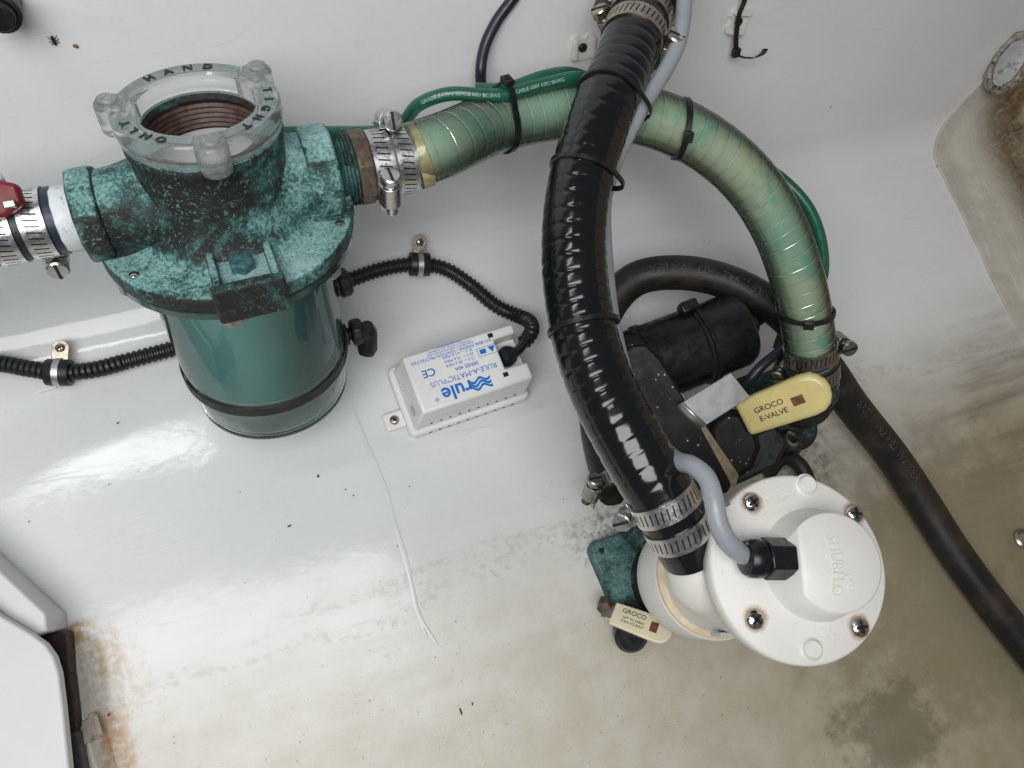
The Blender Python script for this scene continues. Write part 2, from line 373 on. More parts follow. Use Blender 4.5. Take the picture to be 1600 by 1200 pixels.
# ------------------------------------------------------------------ mesh building
class MB:
    def __init__(s): s.v = []; s.f = []
    def add(s, vs, fs, M=None):
        k = len(s.v)
        s.v += [tuple(M @ Vector(v)) if M else tuple(v) for v in vs]
        s.f += [tuple(i + k for i in f) for f in fs]
        return s
    def box(s, c, d, M=None):
        cx, cy, cz = c; x, y, z = (q / 2 for q in d)
        vs = [(cx + a * x, cy + b * y, cz + e * z) for a in (-1, 1) for b in (-1, 1) for e in (-1, 1)]
        return s.add(vs, [(0, 1, 3, 2), (4, 6, 7, 5), (0, 4, 5, 1), (2, 3, 7, 6), (0, 2, 6, 4), (1, 5, 7, 3)], M)
    def lathe(s, prof, n=48, M=None, close=False, a0=0.0):
        vs = []; fs = []; m = len(prof)
        for i in range(n):
            a = a0 + 2 * PI * i / n; c, q = math.cos(a), math.sin(a)
            vs += [(r * c, r * q, z) for r, z in prof]
        for i in range(n):
            j = (i + 1) % n
            for k in range(m if close else m - 1):
                l = (k + 1) % m
                fs.append((i * m + k, j * m + k, j * m + l, i * m + l))
        return s.add(vs, fs, M)
    def cyl(s, r, z0, z1, n=32, M=None, ch=0.0, a0=0.0):
        p = [(0, z0), (r - ch, z0)] + ([(r, z0 + ch), (r, z1 - ch)] if ch else [(r, z1)]) + ([(r - ch, z1)] if ch else []) + [(0, z1)]
        return s.lathe(p, n, M, a0=a0)
    def prism(s, out, z0, z1, M=None):
        n = len(out); vs = [(x, y, z0) for x, y in out] + [(x, y, z1) for x, y in out]
        fs = [tuple(range(n - 1, -1, -1)), tuple(range(n, 2 * n))] + [(i, (i + 1) % n, n + (i + 1) % n, n + i) for i in range(n)]
        return s.add(vs, fs, M)
    def tube(s, pts, r, n=16, caps=True, closed=False, prof=None):
        pts = [Vector(p) for p in pts]; m = len(pts); vs = []; fs = []
        T = []
        for i in range(m):
            a = pts[i - 1] if (i or closed) else pts[0]; b = pts[(i + 1) % m] if (i < m - 1 or closed) else pts[-1]
            T.append((b - a).normalized())
        u = T[0].orthogonal().normalized()
        for i in range(m):
            u = (u - T[i] * u.dot(T[i])).normalized(); w = T[i].cross(u)
            for j in range(n):
                a = 2 * PI * j / n
                rr = r(i, a) if callable(r) else r
                vs.append(pts[i] + (u * math.cos(a) + w * math.sin(a)) * rr)
        e = m if closed else m - 1
        for i in range(e):
            k = (i + 1) % m
            for j in range(n):
                l = (j + 1) % n; fs.append((i * n + j, i * n + l, k * n + l, k * n + j))
        if caps and not closed:
            fs.append(tuple(range(n - 1, -1, -1))); fs.append(tuple(range((m - 1) * n, m * n)))
        return s.add(vs, fs)
    def build(s, name, mat, parent=None, smooth=True, ang=38, bevel=0.0, seg=2, org=None, recalc=True):
        me = bpy.data.meshes.new(name)
        vs = s.v if org is None else [tuple(Vector(v) - Vector(org)) for v in s.v]
        me.from_pydata(vs, [], s.f)
        bm = bmesh.new(); bm.from_mesh(me); bmesh.ops.remove_doubles(bm, verts=bm.verts, dist=2e-6)
        bmesh.ops.dissolve_degenerate(bm, edges=bm.edges, dist=1e-7)
        if recalc: bmesh.ops.recalc_face_normals(bm, faces=bm.faces)
        bm.to_mesh(me); bm.free()
        if smooth:
            for p in me.polygons: p.use_smooth = True
            me.set_sharp_from_angle(angle=math.radians(ang))
        me.materials.append(MT[mat])
        o = bpy.data.objects.new(name, me); COL.objects.link(o)
        if parent: o.parent = parent
        if org is not None: o.location = org
        if bevel:
            b = o.modifiers.new('bevel', 'BEVEL'); b.width = bevel; b.segments = seg; b.limit_method = 'ANGLE'; b.angle_limit = math.radians(35)
        return o

def tag(o, label, cat, group=None, kind=None):
    if label: o['label'] = label
    if cat: o['category'] = cat
    if group: o['group'] = group
    if kind: o['kind'] = kind
    return o
def thing(name, M, label, cat, group=None):
    o = bpy.data.objects.new(name, None); COL.objects.link(o); o.empty_display_size = .01
    o.matrix_world = M
    return tag(o, label, cat, group)

def text(s, size, bold=0.0, ext=.00012, align='CENTER'):
    cu = bpy.data.curves.new('t', 'FONT'); cu.body = s; cu.size = size; cu.align_x = align; cu.align_y = 'CENTER'
    cu.extrude = ext; cu.offset = bold * size; cu.resolution_u = 3
    o = bpy.data.objects.new('t', cu); COL.objects.link(o)
    dg = bpy.context.evaluated_depsgraph_get(); me = bpy.data.meshes.new_from_object(o.evaluated_get(dg))
    vs = [v.co.copy() for v in me.vertices]; fs = [tuple(p.vertices) for p in me.polygons]
    bpy.data.objects.remove(o); bpy.data.curves.remove(cu); bpy.data.meshes.remove(me)
    return vs, fs

def spline(ctrl, step=.003):
    c = [Vector(p) for p in ctrl]; c = [c[0] * 2 - c[1]] + c + [c[-1] * 2 - c[-2]]
    dense = []
    for i in range(1, len(c) - 2):
        p0, p1, p2, p3 = c[i - 1:i + 3]
        d1 = max((p1 - p0).length, 1e-6) ** .5; d2 = max((p2 - p1).length, 1e-6) ** .5; d3 = max((p3 - p2).length, 1e-6) ** .5
        m1 = ((p1 - p0) / d1 - (p2 - p0) / (d1 + d2) + (p2 - p1) / d2) * d2
        m2 = ((p2 - p1) / d2 - (p3 - p1) / (d2 + d3) + (p3 - p2) / d3) * d2
        for k in range(40):
            t = k / 40; t2 = t * t; t3 = t2 * t
            dense.append(p1 * (2 * t3 - 3 * t2 + 1) + m1 * (t3 - 2 * t2 + t) + p2 * (-2 * t3 + 3 * t2) + m2 * (t3 - t2))
    dense.append(c[-2])
    L = [0]
    for a, b in zip(dense, dense[1:]): L.append(L[-1] + (b - a).length)
    n = max(2, int(L[-1] / step)); out = []; j = 0
    for i in range(n + 1):
        s = L[-1] * i / n
        while j < len(L) - 2 and L[j + 1] < s: j += 1
        f = (s - L[j]) / max(L[j + 1] - L[j], 1e-9); out.append(dense[j].lerp(dense[j + 1], f))
    return out
def near(path, px, py):
    i = min(range(len(path)), key=lambda k: (proj(path[k])[0] - Vector((px, py))).length)
    a = path[max(0, i - 2)]; b = path[min(len(path) - 1, i + 2)]
    return path[i], (b - a).normalized()
def hoseframe(path, px, py, tx, ty, r):
    """frame at the hose point nearest a pixel: z along the hose, x towards the side seen at pixel (tx, ty)"""
    p, t = near(path, px, py)
    u = t.orthogonal().normalized(); w = t.cross(u); best = None
    for k in range(120):
        a = 2 * PI * k / 120; d = u * math.cos(a) + w * math.sin(a); q, dep = proj(p + d * r)
        e = (q - Vector((tx, ty))).length + 250 * (dep - proj(p)[1])
        if best is None or e < best[0]: best = (e, d)
    return frame(p, t, best[1])

# ------------------------------------------------------------------ the setting: hull and bulkhead
def hull():
    mb = MB(); prof = []
    rf = .055; tl = rf * math.tan(WALLA / 2)
    for y in [-.9, -.7, -.5] + [-.4 + i * .04 for i in range(16)]: prof.append((y, 0.0))
    cy = CREASE - tl
    for i in range(11):
        a = WALLA * i / 10; prof.append((cy + rf * math.sin(a), rf - rf * math.cos(a)))
    d = Vector((math.cos(WALLA), math.sin(WALLA)))
    e = Vector((CREASE, 0)) + d * tl
    for k in (.03, .06, .1, .14, .18, .22, .26, .3, .36, .45, .6, .9): q = e + d * k; prof.append((q.x, q.y))
    xs = [-1.3, -1.0, -.7] + [-.5 + .04 * i for i in range(34)] + [.95, 1.1]
    m = len(prof); vs = []
    for x in xs:
        for y, z in prof:
            w = (noise.noise(Vector((x * 3.1, y * 3.3, z * 3.2))) * .0022 + noise.noise(Vector((x * 9, y * 9, z * 9 + 4))) * .0006)
            vs.append((x, y - (w if z > .01 else 0), z + w - .0012 if z <= .04 else z + w * .5))
    fs = [(i * m + k, (i + 1) * m + k, (i + 1) * m + k + 1, i * m + k + 1) for i in range(len(xs) - 1) for k in range(m - 1)]
    mb.add(vs, fs)
    o = mb.build('hull', 'gel', ang=60)
    for p in o.data.polygons: pass
    return tag(o, 'glossy white gelcoat hull bottom and side with brown bilge grime', None, kind='structure')
hull_o = hull()

def bulkhead():
    mb = MB(); vs = []; fs = []
    ys = [-.7 + .02 * i for i in range(64)]
    prof = [(.726, -.004), (.7285, .0022), (.740, .0030), (.752, .0042), (.758, .0075), (.764, .0080), (.776, .012), (.790, .017), (.799, .021), (.806, .019), (.815, .022), (.824, .031), (.832, .05), (.838, .09), (.842, .15), (.845, .3), (.846, .6)]
    rf = .055; tl = rf * math.tan(WALLA / 2); cy = CREASE - tl; arc = rf * WALLA
    def hp(u):                                   # point and normal of the hull section at arc length u
        if u <= cy: return Vector((u, 0)), Vector((0, 1))
        if u <= cy + arc:
            a = (u - cy) / rf; return Vector((cy + rf * math.sin(a), rf - rf * math.cos(a))), Vector((-math.sin(a), math.cos(a)))
        d = Vector((math.cos(WALLA), math.sin(WALLA))); n = Vector((-d.y, d.x))
        return Vector((CREASE, 0)) + d * (tl + u - cy - arc), n
    for y in ys:
        w = noise.noise(Vector((y * 14, 3, 1))) * .003 + noise.noise(Vector((y * 40, 8, 1))) * .0012
        p, nn = hp(y); sl = max(0.0, y - cy - .02) * .62
        for i, (x, z) in enumerate(prof):
            k = noise.noise(Vector((y * 60, i * 2.1, 5))) * .0012 if 2 < i < 9 else 0
            q = p + nn * (z + k)
            vs.append((x + w * (1 if i < 10 else .4) + sl * (1 if i < 12 else .8), q.x, q.y))
    m = len(prof)
    fs = [(i * m + k, (i + 1) * m + k, (i + 1) * m + k + 1, i * m + k + 1) for i in range(len(ys) - 1) for k in range(m - 1)]
    o = mb.add(vs, fs).build('bulkhead', 'tab', ang=50)
    return tag(o, 'raw fibreglass tabbing at the bulkhead foot with brown dirt', None, kind='structure')
bulk_o = bulkhead()

# limber hole through the bulkhead top corner
def limber_hole():
    c = Q(1578, 98, .79); n = (CAM - c).normalized() * .4 + Vector((-.75, -.2, .5)); e = Q(1600, 55, .765) - Q(1545, 140, .765)
    M = frame(c, n, e) @ Matrix.Scale(.62, 4)
    o = thing('limber_hole', M, 'oval hole with dark dirty rim in the fibreglass bulkhead', 'hole')
    def oval(a, b, z): return [(a * math.cos(t * PI / 16), b * math.sin(t * PI / 16), z) for t in range(32)]
    mb = MB(); n = 32
    rings = [oval(.052, .030, -.006), oval(.046, .025, .003), oval(.040, .020, .0025), oval(.036, .017, -.006)]
    rings = [[(x * (1 + .16 * noise.noise(Vector((x * 90, y * 90, r)))), y * (1 + .16 * noise.noise(Vector((x * 90, y * 90, r + 3)))), z + .004 * noise.noise(Vector((x * 70, y * 70, r + 7)))) for x, y, z in ring] for r, ring in enumerate(rings)]
    vs = sum(rings, []); fs = [(r * n + i, r * n + (i + 1) % n, (r + 1) * n + (i + 1) % n, (r + 1) * n + i) for r in range(3) for i in range(n)]
    mb.add(vs, fs).build('rim', 'grimy_rim', o)
    MB().add(oval(.038, .019, -.004), [tuple(range(n))]).build('pipe_end', 'nylon_pipe', o)
limber_hole()

# runs of resin on the hull floor (part of the hull)
def resin_run(pix, wd):
    pts = spline([P(*p, z=.0003) for p in pix], .004); mb = MB(); vs = []; n = 6
    for i, p in enumerate(pts):
        t = (pts[min(i + 1, len(pts) - 1)] - pts[max(i - 1, 0)]).normalized(); s = Vector((0, 0, 1)).cross(t)
        w = wd * (.8 + .9 * abs(noise.noise(p * 30))) * min(1, (i + 1) / 6, (len(pts) - i) / 6)
        for k in range(n + 1):
            a = PI * k / n; vs.append(p + s * math.cos(a) * w + Vector((0, 0, math.sin(a) * w * .07 - .0001)))
    fs = [(i * (n + 1) + k, (i + 1) * (n + 1) + k, (i + 1) * (n + 1) + k + 1, i * (n + 1) + k + 1) for i in range(len(pts) - 1) for k in range(n)]
    mb.add(vs, fs).build('resin_run', 'resin', hull_o)
resin_run([(553, 640), (572, 690), (600, 755), (620, 830), (640, 900), (655, 960), (685, 1010)], .0011)
resin_run([(600, 760), (612, 800), (628, 850), (645, 905)], .0010)
resin_run([(640, 905), (648, 940), (668, 1000)], .0012)

# ------------------------------------------------------------------ generic small hardware
def ringband(mb, r, z0, z1, n=64, th=.0008):
    mb.lathe([(r, z0), (r + th, z0), (r + th, z1), (r, z1)], n, close=True)

def hose_clamp(M, r, label, group=None, sgn=0, steel='steel', width=.0125, hz=0.0, slots=True):
    """worm-drive clamp: z along the hose, housing on +x"""
    o = thing('hose_clamp', M, label, 'hose clamp', group)
    if not sgn: sgn = 1 if (M.to_3x3() @ Vector((0, 1, 0))).dot(CAM - M.translation) > 0 else -1
    h = width / 2; n = 72; th = .0009; ro = r + th
    mb = MB()
    if slots:
        zs = [-h, -h * .58, h * .58, h]; vs = []; fs = []; per = 2 * n
        for i in range(per):
            for k, z in enumerate(zs):
                a = 2 * PI * i / per + (.035 if k >= 2 else -.035) * (1 if k in (1, 2) else 0)
                c, q = math.cos(a), math.sin(a); vs.append((ro * c, ro * q, z))
        for i in range(per):
            j = (i + 1) % per
            for k in range(3):
                if k == 1 and i % 4 == 1: continue
                fs.append((i * 4 + k, j * 4 + k, j * 4 + k + 1, i * 4 + k + 1))
        mb.add(vs, fs)
        mb.lathe([(ro, -h), (r - .0004, -h)], per); mb.lathe([(ro, h), (r - .0004, h)], per)
        mb.build('band', steel, o)
        MB().lathe([(r + .0002, -h * .9), (r + .0002, h * .9)], 64).build('slot_shade', 'steel_dark', o)  # dark liner stands in for shade inside the band slots
    else:
        ringband(mb, r, -h, h); mb.build('band', steel, o)
    # screw housing: barrel tangential to the hose (local y)
    T = Matrix.Translation((ro, 0, hz)) @ Matrix(((0, 0, 1, 0), (sgn, 0, 0, 0), (0, 1, 0, 0), (0, 0, 0, 1))).to_4x4()
    # local axes of T: x -> +-y (along screw), y -> z (across), z -> x (outwards)
    hb = MB()
    out = [(-.0072, 0), (-.0072, .0035)] + [(-.0066 * math.cos(a), .0040 + .0062 * math.sin(a)) for a in [PI * k / 10 for k in range(11)]] + [(.0072, .0035), (.0072, 0)]
    PM = T @ Matrix(((0, 0, 1, 0), (1, 0, 0, 0), (0, 1, 0, 0), (0, 0, 0, 1)))
    hb.prism(out, -.0095, .0055, PM)
    hb.box((-.013, 0, .0008), (.010, .0132, .0016), T)
    hb.build('screw_housing', steel, o, bevel=.0006)
    SM = T @ Matrix.Translation((0, 0, .0048)) @ Matrix.Rotation(PI / 2, 4, 'Y')
    sb = MB(); sb.cyl(.0038, .0050, .0085, 20, SM)
    sb.lathe([(0, .0075), (.0056, .0075), (.0062, .0082), (.0062, .0100)], 8, SM); sb.lathe([(.0060, .0100), (.0062, .0104), (.0062, .0128), (.0054, .0138), (0, .0141)], 20, SM)
    for k in range(5): sb.lathe([(.0025, -.0104 - k * .0013), (.0039, -.0108 - k * .0013), (.0025, -.0112 - k * .0013)], 16, SM)
    scr = sb.build('screw', steel, o, ang=30)
    MB().box((0, 0, .0139), (.0108, .0016, .0009), SM).build('slot', 'steel_dark', scr)
    return o

def cable_tie(M, rfun, label, group=None, width=.0045, th=.0013, head=0.0, hsz=(.0075, .0065, .0052), tail=0.0):
    """z along the hose; rfun(angle) gives the loop radius; head sits at angle head"""
    o = thing('cable_tie', M, label, 'cable tie', group)
    n = 72; vs = []; fs = []; h = width / 2
    for i in range(n):
        a = 2 * PI * i / n; r = rfun(a); c, s = math.cos(a), math.sin(a)
        vs += [((r) * c, (r) * s, -h), ((r + th) * c, (r + th) * s, -h * .8), ((r + th) * c, (r + th) * s, h * .8), (r * c, r * s, h)]
    for i in range(n):
        j = (i + 1) % n
        for k in range(4): fs.append((i * 4 + k, j * 4 + k, j * 4 + (k + 1) % 4, i * 4 + (k + 1) % 4))
    MB().add(vs, fs).build('strap', 'black_tie', o)
    H = Matrix.Rotation(head, 4, 'Z') @ Matrix.Translation((rfun(head) + hsz[2] / 2, 0, 0))
    hb = MB().box((0, 0, 0), (hsz[2], hsz[0], hsz[1]), H)
    hd = hb.build('head', 'black_tie', o, bevel=.0008)
    MB().box((hsz[2] / 2 + .0001, 0, 0), (.0004, hsz[0] * .45, hsz[1] * .5), H).build('slot', 'hole', hd)
    if tail:
        MB().box((.001, hsz[0] / 2 + tail / 2, 0), (th, tail, width), H).build('tail', 'black_tie', o, bevel=.0003)
    return o

def pan_screw(M, r, parent=None, name='screw', mat='chrome', rec='hole'):
    mb = MB().lathe([(0, -.001), (r, -.001), (r, .0006), (r * .86, r * .34), (r * .5, r * .50), (0, r * .56)], 24, M)
    s = mb.build(name, mat, parent, ang=50)
    z = r * .53
    mb = MB()
    for a in (PI / 5, PI / 5 + PI / 2):
        mb.box((0, 0, z), (r * 1.15, r * .26, r * .22), M @ Matrix.Rotation(a, 4, 'Z'))
    mb.build('cross_slot', rec, s)
    return s

# ------------------------------------------------------------------ sea strainer
GUP = Vector((0, .434, .901)).normalized()
SF = frame(Q(428, 595, .58), GUP, (1, 0, 0))          # z up the strainer, x along its ports, y to the hull side
SFI = SF.inverted()
def SP(px, py, z):                                     # pixel -> strainer coordinates on the plane local z
    return SFI @ PL(px, py, SF @ Vector((0, 0, z)), SF.to_3x3() @ Vector((0, 0, 1)))
RX = Matrix.Rotation(PI / 2, 4, 'Y')                   # z -> +x
PZ = .170
def strainer():
    o = thing('sea_strainer', SF, 'bronze sea strainer crusted with turquoise verdigris over a green water bowl', 'strainer')
    # --- cast head: flange disc, flared neck and threaded bore as one casting
    prof = [(.0520, .1425), (.0725, .1425), (.0742, .1440), (.0742, .1510), (.0728, .1528), (.0610, .1534), (.0545, .1552), (.0500, .1595), (.0462, .1660),
            (.0438, .174), (.0422, .184), (.0413, .196), (.0408, .2050), (.0415, .2062), (.0426, .2072), (.0426, .2115), (.0416, .2125), (.0330, .2128), (.0320, .2120)]
    z = .2105
    for k in range(7): prof += [(.0308, z), (.0320, z - .0016)]; z -= .0032
    prof += [(.0308, .186), (0, .186)]
    mb = MB(); mb.lathe(prof, 96)
    body = mb.build('cast_head', 'patina', o, ang=50)
    # threaded bore liner (brown)
    z = .2100; pr = []
    for k in range(7): pr += [(.0305, z), (.0316, z - .0015)]; z -= .0031
    MB().lathe(pr, 64).build('bore_thread', 'thread', body, ang=20)
    # --- ports
    def port(s, name):
        PM = Matrix.Translation((0, 0, PZ)) @ Matrix.Rotation(s * PI / 2, 4, 'Y')
        mb = MB()
        if s < 0:
            mb.lathe([(.031, .026), (.0270, .042), (.0242, .054), (.0235, .0625), (.0238, .064)], 48, PM)
            mb.lathe([(.018, .0625), (.0255, .0625), (.0270, .0640), (.0270, .0745), (.0258, .0765), (.018, .0765)], 10, PM, close=True, a0=.25)
        else:
            mb.lathe([(.033, .024), (.0285, .036), (.0262, .046), (.0262, .051)], 48, PM)
            mb.lathe([(.018, .0495), (.0275, .0495), (.0292, .0515), (.0292, .0655), (.0278, .0675), (.018, .0675)], 10, PM, close=True, a0=.1)
        p = mb.build(name, 'patina', o, ang=32, bevel=.0008)
        # web below the port down to the flange
        x0, x1 = (.030, .0725) if s > 0 else (.030, .0705)
        w = MB(); hw = .026 if s > 0 else .022
        outl = [(s * x0, -hw), (s * x1, -hw * .92), (s * (x1 + .0015), 0), (s * x1, hw * .92), (s * x0, hw)]
        w.prism(outl, .150, .166)
        w.build('port_web', 'patina', o, bevel=.003, seg=3)
        return p
    port(-1, 'inlet_port'); port(1, 'outlet_port')
    # outlet nipple: thread and hexagon
    PM = Matrix.Translation((0, 0, PZ)) @ RX
    pr = [(.015, .060)]; z = .0665
    for k in range(6): pr += [(.0205, z), (.0222, z + .0010)]; z += .0021
    pr += [(.0205, z), (.012, z)]
    nip = MB().lathe(pr, 48, PM).build('outlet_nipple', 'patina_nipple', o, ang=20)
    MB().lathe([(.012, .0790), (.0215, .0790), (.0228, .0800), (.0228, .0880), (.0215, .0890), (.012, .0890)], 8, PM, close=True, a0=.2).build('hexagon', 'bronze_brown', nip, bevel=.0008, ang=25)
    # --- front mounting boss with plug
    c = SP(376, 405, .1595); ang = math.atan2(c.y, c.x); FM = Matrix.Rotation(ang, 4, 'Z')
    mb = MB(); mb.prism([(.036, -.0150), (.0735, -.0150), (.0735, .0150), (.036, .0150)], .151, .1590, FM)
    mb.build('plug_seat', 'plug_seat', o, bevel=.0012)
    for sy in (-1, 1):
        MB().prism([(.040, sy * .0155 - .0024), (.0745, sy * .0155 - .0024), (.0745, sy * .0155 + .0024), (.040, sy * .0155 + .0024)], .151, .1635, FM).build('rib', 'patina', o, bevel=.0014)
    MB().prism([(.0715, -.0195), (.0785, -.0195), (.0785, .0195), (.0715, .0195)], .1390, .1635, FM).build('front_lug', 'patina_dark', o, bevel=.0020, seg=3)
    BM = FM @ Matrix.Translation((.0575, 0, .1590))
    MB().lathe([(0, 0), (.0072, 0), (.0074, .0010), (.0074, .0046), (.0064, .0058), (0, .0062)], 6, BM).build('plug_bolt', 'patina_blue', o, bevel=.0005)
    # --- clear retaining ring, studs and nuts
    MB().lathe([(.057, .1355), (.0715, .1355), (.0732, .1368), (.0732, .1410), (.0715, .1422), (.057, .1422)], 96, close=True).build('retaining_ring', 'ring_green', o, ang=45)
    for k in range(6):
        s1 = SP(210, 430, .1534); a = math.atan2(s1.y, s1.x) + k * PI / 3
        N = Matrix.Rotation(a, 4, 'Z') @ Matrix.Translation((.0680, 0, .1532))
        MB().lathe([(0, 0), (.0028, 0), (.0028, .0010), (.0016, .0018), (0, .0019)], 16, N).build('stud', 'chrome', o)
        a2 = a + .78
        N = Matrix.Rotation(a2, 4, 'Z') @ Matrix.Translation((.0665, 0, .1295))
        nb = MB().lathe([(0, 0), (.0058, 0), (.0064, .0008), (.0064, .0060), (0, .0060)], 6, N); nb.cyl(.0036, -.0030, 0, 14, N)
        nb.build('nut', 'steel_rust', o, ang=25)
    # --- bowl: clear wall with green water behind it
    MB().lathe([(.0, 0), (.0500, 0), (.0530, .0010), (.0540, .0030), (.0548, .0300), (.0568, .0310), (.0570, .1320), (.0585, .1335), (.0585, .1370)], 96).build('bowl', 'clear_bowl', o, ang=40, recalc=False)
    MB().lathe([(0, .1355), (.0546, .1355), (.0546, .0395), (.0, .0395)], 72).build('water', 'bowl_water', o)
    MB().lathe([(0, .0390), (.0528, .0390), (.0522, .0045), (.0505, .0028), (0, .0028)], 72).build('bowl_base', 'bowl_base', o)
    MB().lathe([(.0572, .0300), (.0582, .0300), (.0582, .0385), (.0572, .0385)], 96, close=True).build('bowl_band', 'band_black', o, bevel=.0003)
    MB().lathe([(.0500, -.0022), (.0530, -.0022), (.0540, -.0012), (.0540, .0006), (.0500, .0006)], 96, close=True).build('bottom_lip', 'lip_clear', o)
    # drain taps on the far right of the bowl
    for (zz, a, L) in ((.074, .12, .004), (.0290, .02, .007)):
        K = Matrix.Rotation(a, 4, 'Z') @ Matrix.Translation((.0568, 0, zz)) @ RX
        kb = MB().lathe([(0, 0), (.0085, 0), (.0085, .003), (.0050, .0035), (.0050, L - .002), (.0095, L - .001), (.0105, L + .001), (.0105, L + .006), (.0085, L + .008), (0, L + .0085)], 10, K)
        kb.build('drain_tap', 'black_plastic', o, bevel=.0006, ang=25)
    K = Matrix.Rotation(.0, 4, 'Z') @ Matrix.Translation((.0725, -.002, .0270)) @ Matrix.Rotation(.55, 4, 'Y')
    mb = MB(); mb.tube([K @ Vector(p) for p in ((-.004, 0, .008), (0, 0, .004), (.004, 0, -.003), (.006, -.002, -.010), (.007, -.004, -.015))], lambda i, a: (.006, .0072, .0068, .0078, .0058)[i], 14)
    mb.build('tap_wing', 'black_plastic', o)
    # --- clear screw cap with three lugs and raised lettering
    CZ = .2125
    cap = MB().lathe([(.0322, CZ), (.0418, CZ), (.0430, CZ + .0012), (.0430, CZ + .0050), (.0438, CZ + .0062), (.0438, CZ + .0125), (.0425, CZ + .0142), (.0325, CZ + .0142), (.0312, CZ + .0130), (.0310, CZ + .0012)], 96, close=True).build('cap', 'acrylic', o, ang=40)
    MB().lathe([(0, .1935), (.0302, .1935), (.0302, .1920), (0, .1920)], 64).build('cap_window', 'window', cap)
    MB().lathe([(.0310, .2150), (.0316, .2135), (.0306, .2105), (.0298, .2120)], 64, close=True).build('gasket', 'patina_dull', cap)
    for (px, py) in ((190, 168), (392, 122), (329, 228)):
        q = SP(px, py, CZ + .012); a = math.atan2(q.y, q.x)
        L = Matrix.Rotation(a, 4, 'Z') @ Matrix.Translation((.0435, 0, 0))
        rr = .0082
        out = [(rr * math.cos(t), rr * math.sin(t)) for t in [-PI / 2 + PI * k / 12 for k in range(13)]] + [(-.009, rr), (-.009, -rr)]
        lb = MB(); lb.prism(out, CZ - .002, CZ + .0165, L)
        lg = lb.build('lug', 'frosted', cap, bevel=.0028, seg=3)
        MB().prism([(.0006 + .0052 * math.cos(t), .0048 * math.sin(t)) for t in [2 * PI * k / 16 for k in range(16)]], CZ + .0163, CZ + .0185, L).build('lug_tip', 'frosted', lg, bevel=.0012)
    # lettering on the ring
    def arc_word(word, pix0, pix1, size):
        p0 = SP(*pix0, CZ + .0143); p1 = SP(*pix1, CZ + .0143)
        a0 = math.atan2(p0.y, p0.x); a1 = math.atan2(p1.y, p1.x)
        if a1 > a0: a1 -= 2 * PI
        n = len(word); mb = MB()
        for i, ch in enumerate(word):
            vs, fs = text(ch, size, .03, .0003)
            a = a0 + (a1 - a0) * i / (n - 1)
            mb.add(vs, fs, Matrix.Rotation(a - PI / 2, 4, 'Z') @ Matrix.Translation((0, .0376, CZ + .0146)))
        mb.build('lettering', 'ink', cap, smooth=False)
    arc_word('HAND', (240, 126), (322, 112), .0072)
    arc_word('TIGHT', (406, 143), (384, 197), .0066)
    arc_word('ONLY', (247, 224), (188, 196), .0066)
    vs, fs = text('C', .012, .0, .0001)
    MB().add(vs, fs, Matrix.Translation((.012, -.006, .1937)) @ Matrix.Rotation(.5, 4, 'Z')).build('window_letter', 'ink_grey', cap, smooth=False)
    return o
strainer()

def SL(x, y=0.0, z=0.0): return SF @ Vector((x, y, PZ + z))

# white nylon hose tail in the inlet
o = thing('hose_tail', SF @ Matrix.Translation((-.0765, 0, PZ)) @ Matrix.Rotation(-PI / 2, 4, 'Y'), 'white nylon hose tail with rusty smears in the strainer inlet', 'hose fitting')
MB().lathe([(.012, -.004), (.0172, -.004), (.0182, .0005), (.0187, .0015), (.0187, .0098), (.0178, .0108), (.012, .0108)], 12, close=True).build('hexagon', 'nylon', o, bevel=.0012)
MB().lathe([(.012, .0100), (.0155, .0100), (.0155, .040), (.012, .040)], 32, close=True).build('barb', 'nylon', o)

# ------------------------------------------------------------------ hoses
def ribbed(path, r, pitch, amp, n, step, ph=0.0):
    def f(i, a):
        t = ((i * step / pitch - a / (2 * PI)) % 1.0)
        q = 1 - abs(2 * t - 1) ** 5
        return r + amp * q - amp * .6
    return f

# inlet hose, left edge
inlet = spline([SL(-.0865), SL(-.115), SL(-.15, -.002), SL(-.19, -.008), SL(-.24, -.02), SL(-.30, -.04)], .003)
mb = MB().tube(inlet, .0183, 40); tag(mb.build('rubber_hose', 'rubber_clean', org=inlet[0]), 'short black rubber hose with blue end pushed on the white tail', 'hose')
b = MB().tube([SL(-.0863), SL(-.0895)], .0188, 40).build('end_ring', 'blue_ring', bpy.data.objects['rubber_hose']); b.location = -inlet[0]
# main black hose
blk = spline([Q(1022, -40, .545), Q(1006, 8, .53), Q(975, 96, .505), Q(934, 195, .482), Q(904, 300, .475), Q(897, 400, .47), Q(908, 500, .465), Q(936, 595, .457), Q(978, 680, .449), Q(1030, 768, .447), Q(1062, 825, .452), Q(1083, 862, .458)], .0012)
RB = .0199
cut = near(blk, 1042, 742)[0]; ci = min(range(len(blk)), key=lambda k: (blk[k] - cut).length)
rf_ = ribbed(blk, RB, .0094, .0005, 56, .0012)
def rblk(i, a):
    k = min(1, max(0, (i - ci + 4) / 8)); return rf_(i, a) * (1 - k) + RB * .985 * k
mb = MB().tube(blk, rblk, 56)
tag(mb.build('ribbed_hose', 'hose_black', org=blk[-1], ang=60), 'thick glossy black ribbed hose curving down onto the white pump', 'hose')
